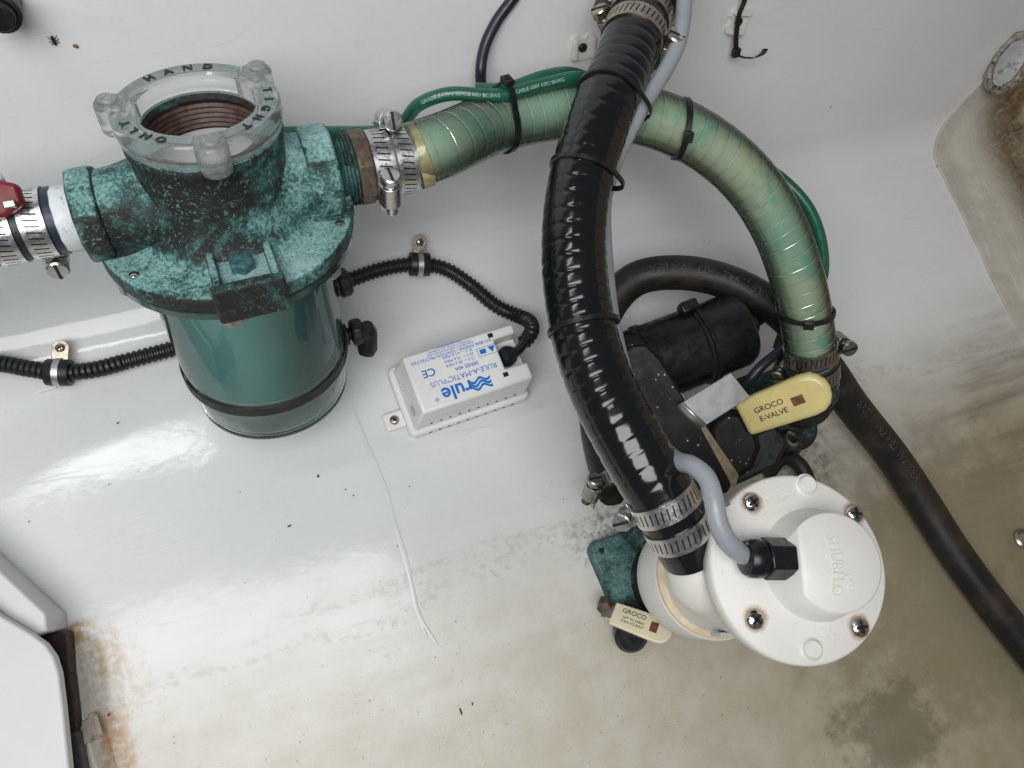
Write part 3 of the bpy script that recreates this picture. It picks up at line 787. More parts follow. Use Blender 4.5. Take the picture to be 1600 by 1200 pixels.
# clear hose with wire helix
clr = spline([SL(.0865), SL(.112, 0, .001), SL(.135, .001, .004), Q(780, 190, .515), Q(875, 172, .528), Q(960, 174, .535), Q(1040, 192, .54), Q(1115, 232, .55), Q(1175, 288, .56), Q(1219, 360, .572), Q(1247, 440, .588), Q(1262, 510, .605), Q(1268, 560, .618), Q(1271, 600, .632)], .002)
RC = .0200
ch = MB().tube(clr, RC, 48, caps=False).build('clear_hose', 'clear_pvc', org=clr[0], ang=70, recalc=False)
tag(ch, 'clear wire-reinforced hose, green with algae, arching from the strainer', 'hose')
c2 = MB().tube(clr, RC - .0030, 40).build('algae_core', 'hose_core', ch); c2.location = -clr[0]
def helix(path, r, pitch, wr, s0, s1):
    T = []; u = None; pts = []; seg = [0]
    for a, b in zip(path, path[1:]): seg.append(seg[-1] + (b - a).length)
    st = seg[-1] / (len(path) - 1); N = 20
    fr = []
    for i in range(len(path)):
        t = (path[min(i + 1, len(path) - 1)] - path[max(i - 1, 0)]).normalized()
        u = t.orthogonal().normalized() if u is None else (u - t * u.dot(t)).normalized(); fr.append((u.copy(), t.cross(u)))
    s = s0
    while s < seg[-1] - s1:
        f = s / st; i = min(int(f), len(path) - 2); p = path[i].lerp(path[i + 1], f - i); a = 2 * PI * s / pitch
        pts.append(p + (fr[i][0] * math.cos(a) + fr[i][1] * math.sin(a)) * r); s += pitch / N
    return MB().tube(pts, wr, 5)
h = helix(clr, RC - .0010, .0098, .00042, .02, .012).build('wire_helix', 'wire', ch); h.location = -clr[0]
ye = MB().tube([SL(.1165), SL(.1240, .0002, .0015)], RC + .0002, 40, caps=False).build('sealant_ring', 'sealant', ch); ye.location = -clr[0]
# dark rubber hose looping behind and away to the right
drk = spline([Q(968, 772, .60), Q(950, 735, .615), Q(935, 670, .64), Q(930, 570, .66), Q(948, 485, .668), Q(992, 437, .668), Q(1060, 426, .665), Q(1140, 442, .664), Q(1222, 490, .664), P(1285, 566, .062), P(1330, 632, .045), P(1393, 712, .026), P(1440, 782, .018), P(1484, 852, .0155), P(1540, 930, .0155), P(1598, 1004, .0155), P(1680, 1105, .017), P(1760, 1200, .02)], .003)
RD = .0150
dh = tag(MB().tube(drk, RD, 40).build('rubber_hose', 'rubber', org=drk[0]), 'long brown-stained black rubber hose looping round the dark pump motor', 'hose')

def print_on(path, r, px, py, turn, s, size, mat, parent, org, flip=1, sp=.72, stretch=1.0):
    """lettering wrapped on a hose, starting at a pixel"""
    i0 = min(range(len(path)), key=lambda k: (proj(path[k])[0] - Vector((px, py))).length)
    vs, fs = text(s, size, .01, .00005, 'LEFT'); mb = MB(); st = (path[1] - path[0]).length; out = []
    for v in vs:
        f = i0 + flip * v.x * stretch / st; f = min(max(f, 0), len(path) - 2.001); i = int(f); p = path[i].lerp(path[i + 1], f - i)
        t = (path[i + 1] - path[i]).normalized(); c = CAM - p; c = (c - t * c.dot(t)).normalized(); u = c * math.cos(turn) + t.cross(c) * math.sin(turn); w = u.cross(t) * flip
        a = v.y / r; out.append(p + (u * math.cos(a) + w * math.sin(a)) * (r + .00025 + v.z))
    mb.add(out, fs); q = mb.build('printed_text', mat, parent, smooth=False, recalc=False)
    if org is not None: q.location = -Vector(org)
print_on(drk, RD, 1190, 470, -.35, 'SAE J1942  HD WATER', .0105, 'grey_print', dh, drk[0], -1)
print_on(drk, RD, 1330, 620, -.45, 'SAE J1942 HD WATER', .0105, 'grey_print', dh, drk[0], 1)

# ------------------------------------------------------------------ wires and cables
gw = spline([W(120, 330, .012), W(165, 283, .012), Q(205, 262, .525), Q(300, 225, .54), Q(440, 208, .545), Q(520, 207, .54), Q(590, 205, .53), Q(630, 190, .515), Q(655, 163, .497), Q(700, 147, .492), Q(780, 149, .497), Q(850, 132, .503), Q(905, 122, .512), Q(980, 150, .556), Q(1080, 195, .575), Q(1170, 245, .585), Q(1228, 285, .582), Q(1266, 330, .584), Q(1285, 390, .592), Q(1283, 440, .602), Q(1258, 470, .63)], .003)
g = MB().tube(gw, .0044, 14).build('green_wire', 'green_wire', org=gw[0]); tag(g, 'green insulated bonding wire strapped along the clear hose', 'wire')
print_on(gw, .0044, 664, 158, .0, 'GRADE 8 AWG ES7028 MR1 BC-5W2', .0031, 'white_print', g, gw[0], 1, stretch=1.0)
print_on(gw, .0044, 800, 146, .0, 'CABLE 600V 105C 8AWG', .0031, 'white_print', g, gw[0], 1)
gw2 = spline([Q(745, 140, .512), Q(790, 140, .508), Q(850, 120, .512), Q(890, 115, .522), Q(935, 130, .54)], .003)
tag(MB().tube(gw2, .0045, 12).build('green_wire', 'green_wire', org=gw2[0]), 'short second green wire beside the printed wire at the black hose', 'wire')
cab = spline([Q(840, -60, .56), Q(806, -8, .56), Q(775, 35, .565), Q(757, 75, .57), Q(751, 115, .575), Q(758, 170, .60), Q(775, 230, .63)], .003)
tag(MB().tube(cab, .0042, 14).build('dark_cable', 'navy_cable', org=cab[0]), 'dark blue-black cable dropping behind the clear hose', 'cable')
gry = spline([Q(1180, 872, .421), Q(1158, 865, .414), Q(1136, 845, .409), Q(1121, 812, .408), Q(1114, 775, .410), Q(1104, 747, .416), Q(1083, 728, .425), Q(1058, 720, .440), Q(1028, 690, .470), Q(985, 610, .492), Q(958, 510, .498), Q(945, 400, .503), Q(944, 310, .503), Q(962, 250, .496), Q(989, 193, .492), Q(1019, 142, .500), Q(1042, 105, .505), Q(1060, 66, .510), Q(1068, 20, .515), Q(1070, -60, .52)], .003)
tag(MB().tube(gry, .0054, 16).build('grey_cable', 'grey_cable', org=gry[0]), 'grey power cable from the white pump cap running up the black hose', 'cable')

# ------------------------------------------------------------------ hose clamps
SFx = SF.to_3x3()
def sclamp(x, r, tx, ty, label, grp, sgn=0, **k):
    M = hoseframe([SL(x - .004), SL(x - .002), SL(x), SL(x + .002), SL(x + .004)], *proj(SL(x))[0], tx, ty, r + .006)
    return hose_clamp(M, r, label, grp, sgn, **k)
sclamp(.0955, RC + .0003, 612, 300, 'hose clamp with its screw hanging below, next to the brown hexagon', None, 0)
sclamp(.1095, RC + .0003, 622, 160, 'hose clamp with its screw standing on top, by the green wire end', None, 0, hz=-.004)
sclamp(-.0970, .0185, 92, 400, 'steel hose clamp with a big screw housing beside the white tail', None, 0, steel='steel')
sclamp(-.1135, .0185, 10, 300, 'hose clamp under the red handle on the black rubber hose', None, 0, steel='steel')
hose_clamp(hoseframe(blk, 1050, 776, 992, 800, .0235), RB, 'hose clamp on the ribbed hose, its bright slotted screw facing the float switch', None, 0)
hose_clamp(hoseframe(blk, 1069, 816, 1150, 738, .026), RB, 'hose clamp beside the grey cable at the pump inlet', None, 0)
hose_clamp(hoseframe(blk, 982, 52, 1024, 70, .027), RB + .0004, 'hose clamp with a large tarnished housing next to the grey cable', None, 0, steel='steel_rust')
hose_clamp(hoseframe(blk, 994, 22, 938, 45, .027), RB + .0004, 'upper hose clamp beside the white tie mount at the black elbow', None, 0, steel='steel_rust')
hose_clamp(hoseframe(clr, 1267, 548, 1320, 530, .026), RC + .0002, 'clamp with brown-tipped screw on the lower end of the clear hose', None, 0, steel='steel_dull')
hose_clamp(hoseframe(clr, 1271, 580, 1205, 570, .026), RC + .0002, 'lower clamp on the clear hose, housing toward the aluminium bracket', None, 0, steel='steel_dull')
hose_clamp(hoseframe(drk, 958, 758, 935, 772, .022), RD + .0002, 'dull clamp on the rubber hose end under the ribbed hose', None, 0, steel='steel_dull')

# ------------------------------------------------------------------ cable ties
def bulge(r0, a0, r1, w):                    # loop radius growing to r1 round angle a0
    def f(a):
        d = (a - a0 + PI) % (2 * PI) - PI; return r0 + (r1 - r0) * math.exp(-(d / w) ** 2)
    return f
def tie(path, px, py, tx, ty, r, label, grp=None, ex=0.0, wd=.5, tilt=0.0, **k):
    M = hoseframe(path, px, py, tx, ty, r)
    if tilt: M = M @ Matrix.Rotation(tilt, 4, 'X')
    if k.get('head') == 'back':
        v = M.to_3x3().inverted() @ (M.translation - CAM); k['head'] = math.atan2(v.y, v.x)
    return cable_tie(M, bulge(r, 0, r + ex, wd), label, grp, **k)
tie(clr, 782, 190, 779, 158, RC + .0003, 'cable tie holding the printed green wire to the clear hose', None, .0085, .42, head=-.05, hsz=(.008, .0068, .004))
tie(clr, 1066, 200, 1060, 205, RC + .0003, 'cable tie with its head on the crown of the clear hose bend', None, tilt=.28, head=0.0)
tie(clr, 1258, 488, 1262, 500, RC + .0009, 'loose cable tie around the clear hose just above its lower clamps', None, tilt=-.25, width=.0040, th=.0016, head=0.0)
tie(blk, 950, 150, 995, 170, RB + .0003, 'cable tie binding grey cable to the ribbed hose by the green wire', None, .0080, .45, head='back', width=.0035)
tie(blk, 912, 268, 955, 290, RB + .0003, 'cable tie round ribbed hose and grey cable below the clear hose', None, .0078, .5, head='back', width=.0035)
tie(blk, 910, 512, 980, 520, RB + .0006, 'flat black cable tie girdling the middle of the ribbed hose', None, .001, .5, head='back', width=.0038)

# ------------------------------------------------------------------ corrugated loom and its clips
def loom(path, r, pitch, name, label):
    st = (path[1] - path[0]).length
    def f(i, a): return r * (1.0 if math.sin(2 * PI * i * st / pitch) > -.2 else .84)
    return tag(MB().tube(path, f, 20).build(name, 'loom', org=path[0], ang=35), label, 'cable conduit')
lm = spline([P(-60, 566, .010), P(0, 568, .010), P(45, 576, .010), P(92, 582, .010), P(145, 578, .010), P(200, 564, .010), P(280, 542, .010), P(370, 512, .010), P(460, 472, .011), P(540, 440, .013), P(600, 420, .016), P(655, 413, .016), P(695, 420, .013), P(735, 445, .011), P(775, 478, .011), P(805, 492, .014), P(824, 500, .022), P(831, 510, .030), P(829, 522, .034), P(818, 536, .034)], .00105)
loom(lm, .0066, .0042, 'corrugated_conduit', 'black corrugated conduit running behind the strainer to the white float switch')
def p_clip(px, py, hx, hy, label):
    M = hoseframe(lm, px, py, hx, hy, .009)
    o = thing('cushion_clip', M, label, 'pipe clip', None)
    MB().lathe([(.0068, -.0085), (.0098, -.0085), (.0102, -.0078), (.0102, .0078), (.0098, .0085), (.0068, .0085)], 36, close=True).build('rubber_cushion', 'rubber_clean', o)
    MB().lathe([(.0101, -.0022), (.0109, -.0022), (.0109, .0022), (.0101, .0022)], 36, close=True).build('steel_band', 'alu', o)
    # ear lying on the hull, pointing away from the conduit
    tb = MB(); n = 10
    out = [(.0080, -.0058), (.0190, -.0062)] + [(.0190 + .0062 * math.sin(t), -.0062 * math.cos(t)) for t in [PI * k / n for k in range(1, n)]] + [(.0190, .0062), (.0080, .0058)]
    nz = Vector((0, -.2, 1)) if py > 500 else Vector((0, -.6, 1)); E = M.inverted().to_3x3() @ nz.normalized()
    L = frame((0, 0, 0), E, (1, 0, 0)); L = Matrix.Translation(E * -.001) @ L
    tb.prism(out, -.0006, .0006, L); ear = tb.build('ear', 'steel_rust', o, bevel=.0004)
    pan_screw(L @ Matrix.Translation((.0190, 0, .0008)), .0034, ear, mat='steel_rust')
    return o
p_clip(92, 582, 84, 538, 'cushioned clip with screwed steel ear on conduit left of the strainer')
p_clip(655, 413, 653, 376, 'cushioned clip with screwed steel ear between strainer and float switch')
# nylon label-tag strip end by the left clip
a, b_ = P(58, 613, .0008), P(88, 604, .0008); d = b_ - a
tag(MB().box((0, 0, 0), (d.length, .0022, .0010), frame((a + b_) / 2, (0, 0, 1), d)).build('nylon_strip', 'white_plastic', bevel=.0003), 'small white strip on the hull under the left conduit clip', 'strip')

# ------------------------------------------------------------------ float switch
def float_switch():
    c = P(718, 640, 0); c = Vector((.1395, .1455, 0)); rz = math.radians(3.2)
    M = Matrix.Translation(c) @ Matrix.Rotation(rz, 4, 'Z')
    o = thing('float_switch', M, 'white plastic float switch box with blue printing on the hull floor', 'float switch')
    L, Wd, H = .098, .050, .055
    def rrect(l, w, r, n=5):
        out = []
        for cx, cy, a0 in ((l / 2 - r, w / 2 - r, 0), (-l / 2 + r, w / 2 - r, PI / 2), (-l / 2 + r, -w / 2 + r, PI), (l / 2 - r, -w / 2 + r, 1.5 * PI)):
            out += [(cx + r * math.cos(a0 + PI / 2 * k / n), cy + r * math.sin(a0 + PI / 2 * k / n)) for k in range(n + 1)]
        return out
    MB().prism(rrect(L + .010, Wd + .012, .006), .001, .012).build('base', 'white_plastic', o, bevel=.0015)
    # cover: tapering box with a notch at the right end for the lead
    nx = .020; ny0, ny1 = -.010, .016
    lo = [(-L / 2 - .001, -Wd / 2 - .002), (L / 2 + .001, -Wd / 2 - .002), (L / 2 + .001, ny0), (L / 2 - nx, ny0), (L / 2 - nx, ny1), (L / 2 + .001, ny1), (L / 2 + .001, Wd / 2 + .002), (-L / 2 - .001, Wd / 2 + .002)]
    hi = [(-L / 2 + .003, -Wd / 2 + .001), (L / 2 - .0005, -Wd / 2 + .001), (L / 2 - .0005, ny0), (L / 2 - nx, ny0), (L / 2 - nx, ny1), (L / 2 - .0005, ny1), (L / 2 - .0005, Wd / 2 - .001), (-L / 2 + .003, Wd / 2 - .001)]
    n = len(lo); vs = [(x, y, .012) for x, y in lo] + [(x, y, H) for x, y in hi]
    fs = [tuple(range(n - 1, -1, -1)), tuple(range(n, 2 * n))] + [(i, (i + 1) % n, n + (i + 1) % n, n + i) for i in range(n)]
    cov = MB().add(vs, fs).build('cover', 'white_plastic', o, bevel=.0022, seg=3)
    MB().box((L / 2 - nx / 2 + .001, (ny0 + ny1) / 2, .024), (nx - .001, ny1 - ny0 - .0006, .030)).build('notch_floor', 'white_plastic', cov)
    for y in (-.0145, .0200): MB().box((L / 2 - nx - .0015, y, H - .0002), (.0042, .0036, .0010)).build('slot', 'hole', cov)
    # vent holes along the near side, the lower row set in the base
    for k in range(10):
        x = -.0360 + k * .0083
        MB().cyl(.0009, 0, .0006, 10, Matrix.Translation((x, -Wd / 2 - .0013, .0205)) @ Matrix.Rotation(PI / 2, 4, 'X')).build('vent_hole', 'hole', cov)
        MB().cyl(.0012, 0, .0006, 10, Matrix.Translation((x - .001, -Wd / 2 - .0058, .0075)) @ Matrix.Rotation(PI / 2, 4, 'X')).build('vent_hole', 'ink_grey', cov)
    MB().cyl(.0042, 0, .0006, 20, Matrix.Translation((-L / 2 + .0002, -.014, .030)) @ Matrix.Rotation(-PI / 2, 4, 'Y')).build('end_boss', 'ear_grey', cov)
    # screw ear on the left
    MB().prism([(-L / 2 - .021, -.019), (-L / 2 - .002, -.019), (-L / 2 - .002, -.004), (-L / 2 - .021, -.004)], .0012, .0060).build('ear', 'white_plastic', o, bevel=.0016, seg=3)
    pan_screw(Matrix.Translation((-L / 2 - .0125, -.0115, .0062)), .0040, o, mat='steel_rust')
    # lead gland in the notch
    MB().lathe([(0, .038), (.0082, .038), (.0082, .047), (.0062, .050), (0, .0505)], 20, Matrix.Translation((L / 2 - .011, .002, 0))).build('lead_gland', 'black_plastic', o)
    # printing, upside down to the viewer
    T = Matrix.Translation((0, 0, H + .0002)) @ Matrix.Rotation(PI, 4, 'Z')
    def put(s, size, x, y, bold=0.0, al='CENTER', m='blue'):
        vs, fs = text(s, size, bold, .00006, al); MB().add(vs, fs, T @ Matrix.Translation((x, y, 0))).build('printing', m, cov, smooth=False)
    # positions in the reading frame: x grows to the viewer's left, y towards the viewer
    put('rule', .0160, .0140, .0145, .022); put('\u00ae', .0040, .0318, .0165)
    put('RULE-A-MATIC', .0062, -.0030, .0042, 0); put('\u00ae', .0026, .0185, .0058); put('PLUS', .0062, .0262, .0042, -.01)
    put('SERIES 40A', .0042, .0000, -.0020, .006)
    for k, s in enumerate(('12 V --  20 A MAX', '24 V --  10 A MAX', '32 V --  6.5 A MAX')): put(s, .0032, .0035, -.0066 - k * .0036, .0)
    put('CE', .0090, .0305, -.0060, .012)
    put('ISO 8846 MARINE - IGNITION PROTECTED', .0036, .0075, -.0166, .0)
    put('PLEASE REFER TO OPERATING INSTRUCTIONS', .0019, .0075, -.0192, 0); put('FOR PRODUCT SUPPORT AND WARRANTY', .0019, .0075, -.0212, 0); put('www.rule-industries.com', .0021, .0075, -.0231, .01)
    # wave mark: three swooshes
    wb = MB()
    for k in range(3):
        top = [(-.0145 + .0165 * t / 14, .0128 + k * .0030 + .0016 * math.sin(t / 14 * 2 * PI * 1.5 + k * .4)) for t in range(15)]
        wb.prism(top + [(x, y - .0021) for x, y in reversed(top)], 0, .00012, T)
    wb.build('wave_mark', 'blue', cov, smooth=False)
    # warning frame: outline, triangle, booklet
    fb = MB(); fx0, fx1, fy0, fy1 = -.0285, -.0125, -.0125, -.0055
    for (x, y, w, h) in (((fx0 + fx1) / 2, fy0, fx1 - fx0, .0003), ((fx0 + fx1) / 2, fy1, fx1 - fx0, .0003), (fx0, (fy0 + fy1) / 2, .0003, fy1 - fy0), (fx1, (fy0 + fy1) / 2, .0003, fy1 - fy0)):
        fb.box((x, y, .00006), (w, h, .00012), T)
    fb.prism([(-.0275, -.0115), (-.0215, -.0115), (-.0245, -.0065)], 0, .00012, T); fb.box((-.0168, -.0092, .00006), (.0052, .0038, .00012), T)
    fb.build('warning_symbol', 'blue', cov, smooth=False)
    return o
float_switch()
# lead from conduit end into the switch
ld = spline([P(829, 518, .033), P(820, 534, .037), P(812, 545, .042), P(802, 553, .046), P(794, 558, .046)], .002)
tag(MB().tube(ld, .0042, 12).build('switch_lead', 'shrink', org=ld[0]), 'pair of black leads bending from conduit into the float switch', 'cable')

# ------------------------------------------------------------------ white pump
PUP = Vector((-.065, .016, .996)).normalized()
PTOP = Q(1250, 887, .433)
PF = frame(PTOP, PUP, R3 @ Vector((1, 0, 0))); PFI = PF.inverted()
def PP(px, py, z=0.0): return PFI @ PL(px, py, PTOP + PUP * z, PUP)
def pump():
    base = PF @ Matrix.Translation((0, 0, -.168))
    o = thing('bilge_pump', base, 'round white plastic pump with a screwed cap and embossed lettering', 'pump')
    B = Matrix.Translation((0, 0, .168))
    RF = .0526
    fl = MB().lathe([(0, -.0125), (RF - .0012, -.0125), (RF, -.0112), (RF, -.0020), (RF - .0006, -.0008), (RF - .0020, 0), (0, 0)], 120, B).build('flange', 'pump_flange', o, ang=45)
    MB().lathe([(0, -.118), (.0390, -.118), (.0390, -.085), (.0400, -.055), (.0415, -.030), (.0440, -.0125), (0, -.0125)], 80, B).build('body', 'pump_white', o, ang=45)
    MB().lathe([(.030, -.1222), (.0428, -.1222), (.0435, -.1210), (.0435, -.1182), (.0422, -.1170), (.030, -.1170)], 80, B, close=True).build('gasket', 'ivory', o, ang=40)
    MB().lathe([(0, -.168), (.0430, -.168), (.0444, -.165), (.0450, -.155), (.0450, -.1240), (.0443, -.1225), (0, -.1225)], 80, B).build('base_housing', 'pump_white', o, ang=45)
    MB().box((.0, -.0388, -.085), (.036, .0030, .018), B).build('rating_plate', 'ear_grey', o, bevel=.0008)
    # raised cap: round with one flat, sloping face towards the gland
    c = PP(1301, 879, .018); rt = .0268; fx = PP(1246, 880, .018).x - c.x
    cb = PP(1292, 885, .0); rb = .0305
    def dshape(cx, cy, r, f, n=40):
        a = math.acos(max(-1, min(1, f / r))); pts = []
        for k in range(n + 1):
            t = -a + 2 * a * k / n; pts.append((cx + r * math.cos(t), cy + r * math.sin(t)))
        return pts
    top = dshape(c.x, c.y, rt, fx); mid = dshape(c.x, c.y, rt + .0012, fx - .0010); low = dshape(c.x, c.y, rb, fx - .0125)
    n = len(top); vs = [B @ Vector((x, y, .0215)) for x, y in dshape(c.x, c.y, rt - .0012, fx + .0010)] + [B @ Vector((x, y, .0205)) for x, y in top] + [B @ Vector((x, y, .0020)) for x, y in low] + [B @ Vector((x, y, -.001)) for x, y in dshape(c.x, c.y, rb + .0016, fx - .0150)]
    fs = [tuple(range(n))]
    for r in range(3): fs += [(r * n + i, r * n + (i + 1) % n, (r + 1) * n + (i + 1) % n, (r + 1) * n + i) for i in range(n)]
    cap = MB().add(vs, fs).build('raised_cap', 'pump_white', o, ang=42)
    # embossed lettering running down the cap
    q = PP(1308, 885, .0215)
    TM = B @ Matrix.Translation((q.x, q.y, .0214)) @ Matrix.Rotation(-PI / 2 - .02, 4, 'Z')
    mb = MB(); vs, fs = text('SHURFLO', .0092, .004, .0009); vs = [Vector((v.x * .82, v.y - 6.5 * v.x * v.x, v.z)) for v in vs]; mb.add(vs, fs, TM)
    mb.build('embossed_text', 'pump_white', cap, ang=30)
    mb = MB(); vs, fs = text('pro', .0062, .0, .0007); mb.add(vs, fs, TM @ Matrix.Translation((.0085, .0072, 0))); mb.build('embossed_text', 'pump_white', cap, ang=30)
    # screws
    for k, (px, py) in enumerate(((1175, 785), (1335, 803), (1180, 968), (1343, 980))):
        s = PP(px, py, .001)
        pan_screw(B @ Matrix.Translation((s.x, s.y, .0004)) @ Matrix.Rotation(k * .9, 4, 'Z'), .0056, o)
    for px, py in ((1262, 757), (1270, 1015)):
        s = PP(px, py, .002); MB().lathe([(.0066, -.001), (.0066, .0002), (.0054, .0010), (.0050, .0030), (.0044, .0036), (0, .0036)], 28, B @ Matrix.Translation((s.x, s.y, 0))).build('boss', 'pump_white', o, ang=40)
    # embossed warning triangle
    t0 = [PP(*p, 0) for p in ((1214, 762), (1236, 773), (1213, 785))]; mb = MB()
    for i in range(3): mb.tube([B @ Vector((t0[i].x, t0[i].y, .0001)), B @ Vector((t0[(i + 1) % 3].x, t0[(i + 1) % 3].y, .0001))], .00035, 6)
    mb.build('warning_triangle', 'pump_white', fl)
    # inlet spigot under the hose
    d = (blk[-1] - blk[-14]).normalized(); p = blk[-1]
    I = o.matrix_world.inverted()
    sp = [I @ (p - d * .02), I @ p, I @ (p + d * .014), I @ (p + d * .030 + Vector((.008, 0, -.010)))]
    o_m = MB(); o_m.tube(spline(sp, .003), lambda i, a: .0180 + max(0, min(i - 7, 5)) * .0012, 32); o_m.build('inlet_spigot', 'pump_white', o)
    # cable gland
    g0 = PP(1212, 873, .0122); G = B @ Matrix.Translation((g0.x, g0.y, .0122)) @ Matrix.Rotation(PI, 4, 'Z') @ Matrix.Rotation(PI / 2 - .12, 4, 'Y')
    gl = MB().lathe([(0, -.0075), (.0110, -.0075), (.0117, -.0066), (.0117, .0075), (.0108, .0085), (0, .0085)], 6, G, a0=.52).build('cable_gland', 'gland_black', o, bevel=.0008, ang=25)
    MB().lathe([(.0092, .0080), (.0092, .0095), (.0106, .0098), (.0108, .0130), (.0104, .0165), (.0090, .0188), (.0060, .0196), (0, .0196)], 32, G).build('dome_nut', 'gland_black', gl)
    return o
def pump_flange_mat():
    t = NT('pump_flange_plastic')
    mid = t.noise(50, 6, .65); fine = t.noise(600, 5, .7)
    c = t.mix(t.rng(t.noise(14, 3), .35, .65), (.70, .695, .665), (.745, .74, .715))
    c = t.mix(t.math('MULTIPLY', t.math('MULTIPLY', t.rng(fine, .58, .68), t.rng(mid, .46, .60)), .6), c, (.33, .27, .20))
    c = t.mix(t.math('MULTIPLY', t.rng(t.noise(24, 4, .6), .48, .75), .32), c, (.62, .56, .42))
    for (px, py) in ((1175, 785), (1335, 803), (1180, 968), (1343, 980)):
        s = PP(px, py, .0); d = t.dist((s.x, s.y, .168))
        f = t.math('MULTIPLY', t.rng(t.math('ADD', d, t.math('MULTIPLY', t.math('SUBTRACT', mid, .5), .006)), .0086, .0058), t.rng(fine, .25, .55))
        c = t.mix(t.math('MULTIPLY', f, .8), c, (.42, .24, .075))
    t.p(col=c, rough=t.rng(mid, .3, .7, .30, .45), norm=t.bump(t.noise(900, 3), .12, .0004))
    return t.m
MT['pump_flange'] = pump_flange_mat()
pump()

# bronze foot and valve below the white pump
def capsule_hull(pts, n=12):
    """convex outline round circles (x, y, r)"""
    pp = []
    for x, y, r in pts: pp += [(x + r * math.cos(2 * PI * k / n), y + r * math.sin(2 * PI * k / n)) for k in range(n)]
    pp = sorted(set(pp)); 
    def half(seq):
        h = []
        for p in seq:
            while len(h) > 1 and (h[-1][0] - h[-2][0]) * (p[1] - h[-2][1]) - (h[-1][1] - h[-2][1]) * (p[0] - h[-2][0]) <= 0: h.pop()
            h.append(p)
        return h
    a = half(pp); b = half(reversed(pp)); return a[:-1] + b[:-1]
def foot():
    c = PF @ Vector((0, 0, -.215)); M = Matrix.Translation((c.x, c.y, 0))
    o = thing('seacock', M, 'teal bronze flanged seacock under the white pump', 'seacock')
    e = P(940, 860, .014); e2 = P(966, 968, .014)
    ears = [(e.x - c.x, e.y - c.y, .0085), (e2.x - c.x + .012, e2.y - c.y - .002, .010), (.034, .040, .010), (.040, -.036, .010), (0, 0, .034)]
    MB().prism(capsule_hull(ears), -.002, .0135).build('flange_plate', 'patina_teal', o, bevel=.002)
    MB().lathe([(0, .010), (.036, .010), (.034, .018), (.0335, .066), (0, .066)], 40).build('valve_body', 'patina_dull', o)
    MB().cyl(.0022, .0130, .0142, 12, Matrix.Translation((ears[0][0], ears[0][1], 0))).build('screw_hole', 'hole', o)
    nb = MB().lathe([(0, 0), (.0062, 0), (.0062, .010), (0, .012)], 6, frame(P(946, 940, .020) - Vector((c.x, c.y, 0)), (-.5, -.4, .7), (1, 0, 0)))
    nb.build('pivot_nut', 'bronze_brown', o, bevel=.0006)
    return o
foot()

def handle(name, A, B, up, wd, th, label, mat, hole, lines, tmat, size, lead=None):
    """flat lever dipped in vinyl from A (pivot end) to B (rounded end); up = face normal"""
    x = (B - A); L = x.length; M = frame(A, up, x)
    o = thing(name, M, label, 'valve handle')
    h = wd / 2; n = 8
    out = [(0, -h * .86), (L - h, -h)] + [(L - h * .9 + h * .9 * math.sin(t), -h * math.cos(t)) for t in [PI * k / n for k in range(1, n)]] + [(L - h, h), (0, h * .86)]
    g = MB().prism(out, -th / 2, th / 2).build('grip', mat, o, bevel=th * .34, seg=3)
    hx, hw, hh = hole
    hm = MB().prism([(hx - hw, -hh), (hx + hw, -hh), (hx + hw, hh), (hx - hw, hh)], th / 2 - .0002, th / 2 + .00035).build('hang_hole', 'hole_brown', g, bevel=.0005)
    for s, sz, x0, y0 in lines:
        vs, fs = text(s, sz, .012, .00008); MB().add(vs, fs, Matrix.Translation((x0, y0, th / 2 + .00012))).build('printing', tmat, g, smooth=False)
    if lead:
        MB().box((-lead / 2 + .004, 0, -th * .1), (lead, wd * .55, th * .35)).build('lever', 'steel_rust', o, bevel=.0006)
    return o
A = P(957, 958, .030); B = P(1043, 1003, .036)
handle('valve_handle', A, B, (CAM - A).normalized() * .8 + Vector((.1, .45, .2)), .0215, .0038, 'small pale cream valve handle beside the foot of the white pump', 'cream_pale', (.0335, .0030, .0042),
       [('GROCO', .0052, .0165, .0045), ('LIFT TO OPEN', .0026, .0170, -.0008), ('TURN TO SHUT', .0026, .0170, -.0040)], 'ink_grey', .004, .012)
# black knob under that handle
k = P(985, 992, .012)
tag(MB().lathe([(0, -.010), (.012, -.010), (.0135, -.006), (.0135, .004), (.010, .008), (0, .009)], 20, frame(k, (-.3, -.3, 1), (1, 0, 0))).build('drain_cap', 'black_plastic'), 'black cap showing below the small cream handle', 'cap')

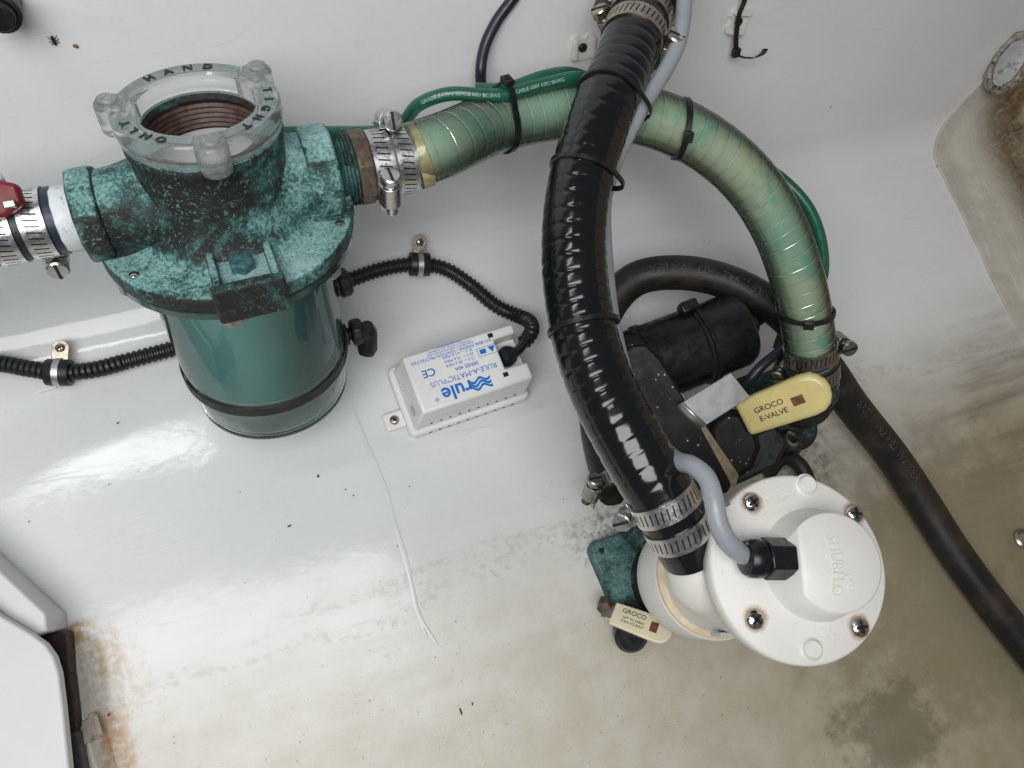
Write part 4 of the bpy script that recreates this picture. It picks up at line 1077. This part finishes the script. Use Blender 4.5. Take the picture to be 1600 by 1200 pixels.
# ------------------------------------------------------------------ E-valve under the clear hose
def evalve():
    c = P(1205, 678, 0); M = Matrix.Translation(c)
    o = thing('seacock', M, 'green bronze seacock at the lower end of the clear hose', 'seacock')
    I = M.inverted(); e = clr[-1]; t = (clr[-1] - clr[-8]).normalized()
    pth = spline([I @ (e - t * .03), I @ e, I @ (e + t * .014 + Vector((-.002, 0, -.010))), I @ (Q(1252, 630, .668)), I @ Q(1225, 640, .68), Vector((0, 0, .022)), Vector((0, 0, .012))], .003)
    MB().tube(pth, lambda i, a: .0178 + (.003 if i > 10 else 0) + (.0012 if i % 3 == 0 else 0), 32).build('elbow', 'patina_dull', o)
    MB().lathe([(0, -.002), (.030, -.002), (.030, .006), (.026, .009), (.020, .011), (.020, .026), (.023, .030), (.023, .038), (.019, .042), (0, .042)], 36).build('valve_body', 'patina_dull', o)
    q = I @ Q(1205, 610, .668); d = (R3 @ Vector((-.8, -.35, -.2)))
    MB().lathe([(0, -.03), (.017, -.03), (.017, .012), (.021, .013), (.021, .024), (0, .024)], 8, frame(q, d, (0, 0, 1))).build('side_port', 'patina_dull', o, bevel=.001, ang=25)
    MB().lathe([(.006, -.0012), (.0085, 0), (.006, .0012), (.0035, 0)], 18, frame(I @ P(1236, 684, .048), (.3, .2, 1), (1, 0, 0)), close=True).build('grease_ring', 'steel_dull', o)
    return o
evalve()
A = Q(1160, 654, .600); B = Q(1289, 592, .590)
upv = (CAM - A).normalized() + R3 @ Vector((-.10, -.38, 0))
handle('valve_handle', A, B, upv, .0335, .0110, 'big glossy cream valve handle with bold black lettering', 'cream', (.0445, .0046, .0036),
       [('GROCO', .0062, .0232, .0036), ('E-VALVE', .0060, .0240, -.0040)], 'ink_handle', .01, None)

# ------------------------------------------------------------------ dark pump behind
def dark_pump():
    c = P(1075, 590, 0); M = Matrix.Translation(c)
    o = thing('electric_pump', M, 'grimy black pump motor lying behind the ribbed hose', 'pump')
    I = M.inverted()
    a = I @ Q(985, 580, .655); b = I @ Q(1158, 512, .668); ax = (b - a); L = ax.length; F = frame(a, ax, (0, 0, 1))
    MB().lathe([(0, -.018), (.030, -.018), (.034, -.014), (.034, .012), (.0355, .013), (.0355, .018), (.034, .019), (.0335, .060), (.0355, .061), (.0355, .067), (.033, .068), (.033, L - .006), (.030, L), (.016, L + .002), (0, L + .002)], 56, F).build('motor_can', 'black_plastic', o, ang=30)
    MB().lathe([(.0356, .0635), (.0372, .064), (.0372, .0675), (.0356, .068)], 40, F, close=True).build('clamp_ring', 'black_tie', o)
    lead = spline([b, b + ax.normalized() * .018, I @ Q(1190, 495, .69), I @ Q(1222, 512, .70), I @ Q(1215, 545, .70)], .003)
    MB().tube(lead, lambda i, a: .009 if i < 5 else .0045, 12).build('lead', 'rubber', o)
    for k, (px, py) in enumerate(((1000, 520), (1075, 480))):
        MB().box((0, 0, 0), (.012, .010, .016), frame(I @ Q(px, py, .645), ax, (0, 0, 1))).build('lug', 'black_plastic', o, bevel=.002)
    # flat speckled arm
    def slab(name, pix, dep, th, mat, bv=.003, tilt=0.0):
        pts = [Q(px, py, dep + tilt * ((px - pix[0][0]) + (py - pix[0][1]))) for px, py in pix]
        cc = sum(pts, Vector()) / len(pts); nn = Vector()
        for i in range(len(pts)): nn += (pts[i] - cc).cross(pts[(i + 1) % len(pts)] - cc)
        nn.normalize(); nn = nn if nn.dot(CAM - cc) > 0 else -nn
        FM = frame(I @ cc, nn, pts[0] - cc); FI = (M @ FM).inverted()
        out = [(FI @ p).xy for p in pts]
        return MB().prism([(v.x, v.y) for v in out], -th, 0, FM).build(name, mat, o, bevel=bv, seg=3)
    slab('arm', ((968, 555), (985, 537), (1010, 535), (1035, 560), (1062, 605), (1098, 660), (1150, 745), (1138, 772), (1100, 775), (1060, 730), (1000, 640), (975, 590)), .575, .016, 'speckled', tilt=.00002)
    slab('arm_edge', ((1062, 612), (1070, 617), (1155, 742), (1150, 760), (1142, 758)), .578, .012, 'tan_edge', .0008, .00002)
    slab('foot_lobe', ((1108, 668), (1130, 640), (1160, 640), (1185, 668), (1192, 700), (1180, 735), (1155, 752), (1130, 740), (1112, 705)), .605, .022, 'speckled', .006)
    slab('under_block', ((1130, 700), (1210, 660), (1235, 690), (1215, 730), (1150, 760)), .645, .03, 'black_plastic', .004)
    return o
dark_pump()
# bent aluminium bracket
def bracket():
    d1 = .570
    a, b, c, d = Q(1068, 628, d1), Q(1142, 582, d1 + .004), Q(1172, 620, d1 + .006), Q(1104, 664, d1)
    e, f = Q(1102, 690, d1 + .022), Q(1070, 640, d1 + .022)
    th = (CAM - a).normalized() * -.0022
    o = thing('bracket', Matrix.Translation(a), 'bent bare aluminium bracket against the big cream handle', 'bracket')
    def plate(q, name):
        q = [p - a for p in q]; n = len(q); vs = q + [p + th for p in q]
        MB().add(vs, [tuple(range(n)), tuple(range(2 * n - 1, n - 1, -1))] + [(i, (i + 1) % n, n + (i + 1) % n, n + i) for i in range(n)]).build(name, 'alu', o, bevel=.0005)
    plate([a, b, c, d], 'top_plate')
    # rolled edge going down
    ys = []; A0, B0 = a, d; dn = (f - a); side = (a - b).normalized() * .010; vs = []; n = 8
    for k in range(n + 1):
        t = PI / 2 * k / n
        for base in (a, d): vs.append(base - a + side * math.sin(t) + (CAM - a).normalized() * -.022 * (1 - math.cos(t)))
    fs = [(2 * k, 2 * k + 1, 2 * k + 3, 2 * k + 2) for k in range(n)]
    mb = MB().add(vs, fs); ob = mb.build('rolled_edge', 'alu', o); sm = ob.modifiers.new('solid', 'SOLIDIFY'); sm.thickness = .002; sm.offset = -1
    return o
bracket()
# dark blue lead and black ring behind the pump cap
l = spline([Q(1140, 618, .66), Q(1165, 600, .64), Q(1190, 572, .635), Q(1222, 545, .64), Q(1240, 520, .65)], .003)
tag(MB().tube(l, .0042, 12).build('dark_cable', 'navy_cable', org=l[0]), 'thick dark blue lead between aluminium bracket and clear hose clamps', 'cable')
l = spline([P(1200, 740, .010), P(1222, 716, .010), P(1245, 722, .010), P(1262, 750, .010), P(1268, 790, .010)], .003)
tag(MB().tube(l, .0068, 14).build('rubber_hose', 'rubber_clean', org=l[0]), 'thin black hose bending out from behind the white pump cap', 'hose')

# ------------------------------------------------------------------ black elbow at the top edge
def elbow():
    p, t = near(blk, 999, 8); t = -t
    o = thing('hose_elbow', frame(p, t, R3 @ Vector((1, 0, 0))), 'black plastic elbow with pale rim at the upper end of the ribbed hose', 'hose fitting')
    MB().lathe([(.0, .0), (.0212, .0), (.0228, .002), (.0235, .006), (.0285, .010), (.0305, .018), (.0315, .04), (.032, .09), (0, .09)], 40).build('body', 'black_plastic', o, ang=30)
    MB().lathe([(.0236, .0056), (.0262, .0062), (.0266, .0075), (.0240, .0078)], 48, close=True).build('rim', 'white_plastic', o)
    for a in (2.7, 4.3):
        MB().box((.0300, 0, .014), (.016, .012, .026), Matrix.Rotation(a, 4, 'Z')).build('lug', 'black_plastic', o, bevel=.003, seg=3)
    return o
elbow()

# ------------------------------------------------------------------ tie mounts on the hull side
def tie_mount(c, ang, nrm, label, mat='nylon_mount', s=1.0, screw=True):
    M = frame(c, nrm, Vector((math.cos(ang), math.sin(ang) * .5, math.sin(ang) * .8)))
    o = thing('tie_mount', M, label, 'tie mount')
    w = .0105 * s
    out = [(-w, -w * .75), (-w * .75, -w), (w * .75, -w), (w, -w * .75), (w, w * .75), (w * .75, w), (w * .35, w), (w * .2, w * .72), (-w * .2, w * .72), (-w * .35, w), (-w * .75, w), (-w, w * .75)]
    MB().prism(out, -.001, .0028 * s).build('plate', mat, o, bevel=.0006)
    for sx in (-1, 1):
        MB().box((sx * w * .74, 0, .0045 * s), (w * .36, w * 1.5, .0045 * s)).build('bridge', mat, o, bevel=.0006)
    if screw: pan_screw(Matrix.Translation((0, 0, .0030 * s)), .0036 * s, o, mat='steel_dark')
    return o
tie_mount(W(908, 72), 0.05, WN, 'white nylon tie mount screwed to the hull beside the ribbed hose')
tie_mount(W(1151, 32), 1.45, WN, 'white nylon tie mount with a dangling tie on the bare hull side')
tie_mount(P(136, 1140, .004), 0.2, Vector((.3, .1, 1)), 'stained brown tie mount beside the locker panel', 'nylon_dirty', .85, False)
lt = spline([W(1168, -30, .012), W(1163, 2, .010), W(1155, 22, .007), W(1152, 40, .0075), W(1150, 60, .009), W(1150, 82, .010)], .002)
o = thing('cable_tie', Matrix.Translation(lt[-1]), 'used cable tie hanging open from the tie mount on the hull side', 'cable tie')
def flat_strap(pts, nrm, w, th, off):
    mb = MB(); vs = []; m = len(pts)
    for i, p in enumerate(pts):
        t = (pts[min(i + 1, m - 1)] - pts[max(i - 1, 0)]).normalized(); s = t.cross(nrm).normalized() * w / 2; n2 = s.cross(t).normalized() * th / 2
        vs += [p + s + n2 - off, p - s + n2 - off, p - s - n2 - off, p + s - n2 - off]
    fs = [(i * 4 + k, i * 4 + (k + 1) % 4, (i + 1) * 4 + (k + 1) % 4, (i + 1) * 4 + k) for i in range(m - 1) for k in range(4)] + [(0, 1, 2, 3), tuple(range(4 * m - 4, 4 * m))]
    return mb.add(vs, fs)
flat_strap(lt, WN, .0042, .0013, lt[-1]).build('strap', 'black_tie', o)
MB().box((0, 0, 0), (.0065, .0075, .0050), frame(Vector(), WN, R3 @ Vector((1, 0, 0)))).build('head', 'black_tie', o, bevel=.0006)
tl = spline([W(1150, 86, .010), W(1163, 90, .012), W(1178, 90, .014), W(1190, 85, .018), W(1196, 77, .022)], .002)
flat_strap(tl, R3 @ Vector((0, 1, .4)), .0042, .0013, lt[-1]).build('tail', 'black_tie', o)

# ------------------------------------------------------------------ left edge: red handle, dark corner fitting, locker
A = SL(-.100, -.008, .0235); B = SL(-.185, -.030, .045)
x = B - A; M = frame(A, GUP * .6 + Vector((0, -.6, .4)), x)
o = thing('valve_handle', M, 'red vinyl valve lever end above the rubber hose', 'valve handle')
MB().prism([(-.004, -.006), (.004, -.0092), (.09, -.0105), (.09, .0105), (.006, .0092), (-.004, .004)], -.004, .004).build('grip', 'red', o, bevel=.0022, seg=3)
MB().box((.002, .004, .0052), (.006, .004, .002)).build('lever_tip', 'steel_dull', o, bevel=.0006)

c = W(2, 6, .010)
o = thing('pipe_fitting', frame(c, WN, (1, 0, 0)), 'dark round fitting end on the hull side high above the strainer', 'fitting')
MB().lathe([(0, -.011), (.010, -.011), (.010, .004), (.0085, .010), (.0075, .022), (0, .022)], 24).build('body', 'black_plastic', o, bevel=.0008)
MB().lathe([(.0085, .0105), (.0108, .011), (.0108, .015), (.0085, .0155)], 24, close=True).build('collar', 'rubber', o)

def locker():
    pz = .052
    c = P(60, 1100, 0)
    o = thing('locker_panel', Matrix.Translation(c), 'white painted locker edge with rounded panel and rotten strip in the gap', 'locker')
    def poly(pix, z, z0, z1):
        return [((P(*p, z) - c).x, (P(*p, z) - c).y) for p in pix], z0, z1
    out = [(-260, 760), (0, 962), (48, 990), (70, 1006), (84, 1026), (92, 1052), (98, 1100), (104, 1160), (112, 1240), (125, 1400), (-260, 1400)]
    pts, _, _ = poly(out, pz, 0, 0); MB().prism(pts, pz - .010, pz).build('panel', 'locker', o, bevel=.0015, seg=3)
    out = [(-260, 615), (-40, 825), (103, 958), (105, 984), (80, 992), (-260, 1000)]
    pts, _, _ = poly(out, 0, 0, 0); MB().prism(pts, -.004, pz - .0125).build('upright', 'locker', o, bevel=.0015, seg=2)
    out = [(-40, 962), (50, 992), (100, 984), (107, 1050), (116, 1120), (119, 1145), (-40, 1145)]
    pts, _, _ = poly(out, .020, 0, 0); MB().prism(pts, -.002, .020).build('gap_strip', 'umber', o, bevel=.003)  # dark brown strip filling the gap under the panel
    out = [(-40, 1144), (119, 1144), (128, 1200), (160, 1400), (-40, 1400)]
    pts, _, _ = poly(out, .020, 0, 0); MB().prism(pts, -.002, .0195).build('grey_strip', 'slate', o, bevel=.002)
    return o
locker()
# foot of dried sealant along the locker
pts = spline([P(112, 985, 0), P(140, 1030, 0), P(158, 1100, 0), P(178, 1170, 0), P(195, 1240, 0)], .004); vs = []
for i, p in enumerate(pts):
    q = P(*(proj(p)[0] - Vector((48, -6))), 0)
    for k in range(7):
        f = k / 6; vs.append(p.lerp(q, f) + Vector((0, 0, .0085 * math.sin(f * PI * .62) - .0040 + noise.noise(p * 60 + Vector((0, 0, k))) * .0006)))
MB().add(vs, [(i * 7 + k, (i + 1) * 7 + k, (i + 1) * 7 + k + 1, i * 7 + k + 1) for i in range(len(pts) - 1) for k in range(6)]).build('sealant_fillet', 'gel', hull_o, ang=80)

# ------------------------------------------------------------------ right edge: ring
o = MB().lathe([(.0058, 0), (.0078, .0016), (.0098, 0), (.0078, -.0016)], 28, frame(P(1601, 842, .003), (0, .2, 1), (1, 0, 0)), close=True).build('steel_ring', 'steel_dull')
tag(o, 'small steel ring lying on the grimy floor by the long hose', 'ring')

# ------------------------------------------------------------------ insect, seed and crumbs
c = W(84, 64, .002); F = frame(c, WN, R3 @ Vector((.35, -1, 0))) @ Matrix.Scale(.8, 4)
o = thing('dead_insect', F, 'dead dark insect stuck to the white hull side', 'insect')
MB().lathe([(0, -.0042), (.0010, -.0035), (.0013, -.001), (.0008, .0003), (.0012, .0016), (.0009, .0030), (0, .0038)], 10, Matrix.Rotation(PI / 2, 4, 'Y')).build('body', 'insect', o)
for k, (a, L) in enumerate(((.9, .004), (1.6, .0035), (2.3, .0045), (-.8, .004), (-1.5, .0035), (-2.4, .0045))):
    MB().tube([(0, 0, 0), (L * .6 * math.cos(a), L * .6 * math.sin(a), .0012), (L * math.cos(a), L * math.sin(a), -.0012)], .00028, 5).build('leg', 'insect', o)
tag(MB().lathe([(0, -.0020), (.0010, -.0012), (.0013, 0), (.0009, .0014), (0, .0019)], 12, frame(W(118, 72, .001), R3 @ Vector((1, -.3, 0)), WN)).build('seed', 'seed'), 'brown seed on the hull side next to the dead insect', 'seed')
def crumbs():
    mb = MB(); rnd = random.Random(3)
    def crumb(p, s, el):
        a = rnd.random() * 6.3; vs = [];
        for k in range(6): t = k / 6 * 2 * PI; vs.append(p + Vector((math.cos(t) * s * el * math.cos(a) - math.sin(t) * s * math.sin(a), math.cos(t) * s * el * math.sin(a) + math.sin(t) * s * math.cos(a), .0002)) * 1.0)
        vs.append(p + Vector((0, 0, s * .8)))
        mb.add(vs, [(k, (k + 1) % 6, 6) for k in range(6)])
    for px, py, s, el in ((497, 744, 1.3, 1.4), (540, 765, .9, 1), (552, 774, .9, 1), (170, 757, .7, 1), (45, 815, .8, 1), (184, 661, .8, 2.2), (452, 822, 1.0, 2.4), (375, 769, .7, 1), (720, 1112, 1.0, 4.5), (738, 1100, .7, 3), (1120, 780, .8, 1), (621, 853, .8, 1), (880, 780, .8, 1), (640, 760, .6, 2), (1298, 166, 1.0, 3), (1374, 238, 1.0, 2), (1288, 260, 1.0, 1), (1480, 198, 1.3, 1), (1464, 260, 1.2, 1.2), (1547, 372, 1.6, 1.2), (170, 1117, 1.0, 1.6), (655, 612, .6, 1), (660, 350, .7, 1), (710, 45, .7, 1), (1100, 376, .7, 1)):
        p = P(px, py); 
        if p.y > .25: p = W(px, py)
        crumb(p, s * .0007, el)
    for k in range(420):
        x = rnd.uniform(-.16, .68); y = rnd.gauss(-.10, .07); crumb(Vector((x, y, 0)), rnd.uniform(.00010, .00030), rnd.uniform(1, 2.5))
    tag(mb.build('grit', 'grit', smooth=False), 'dark grit and crumbs scattered over the hull floor', 'grit', kind='stuff')
crumbs()
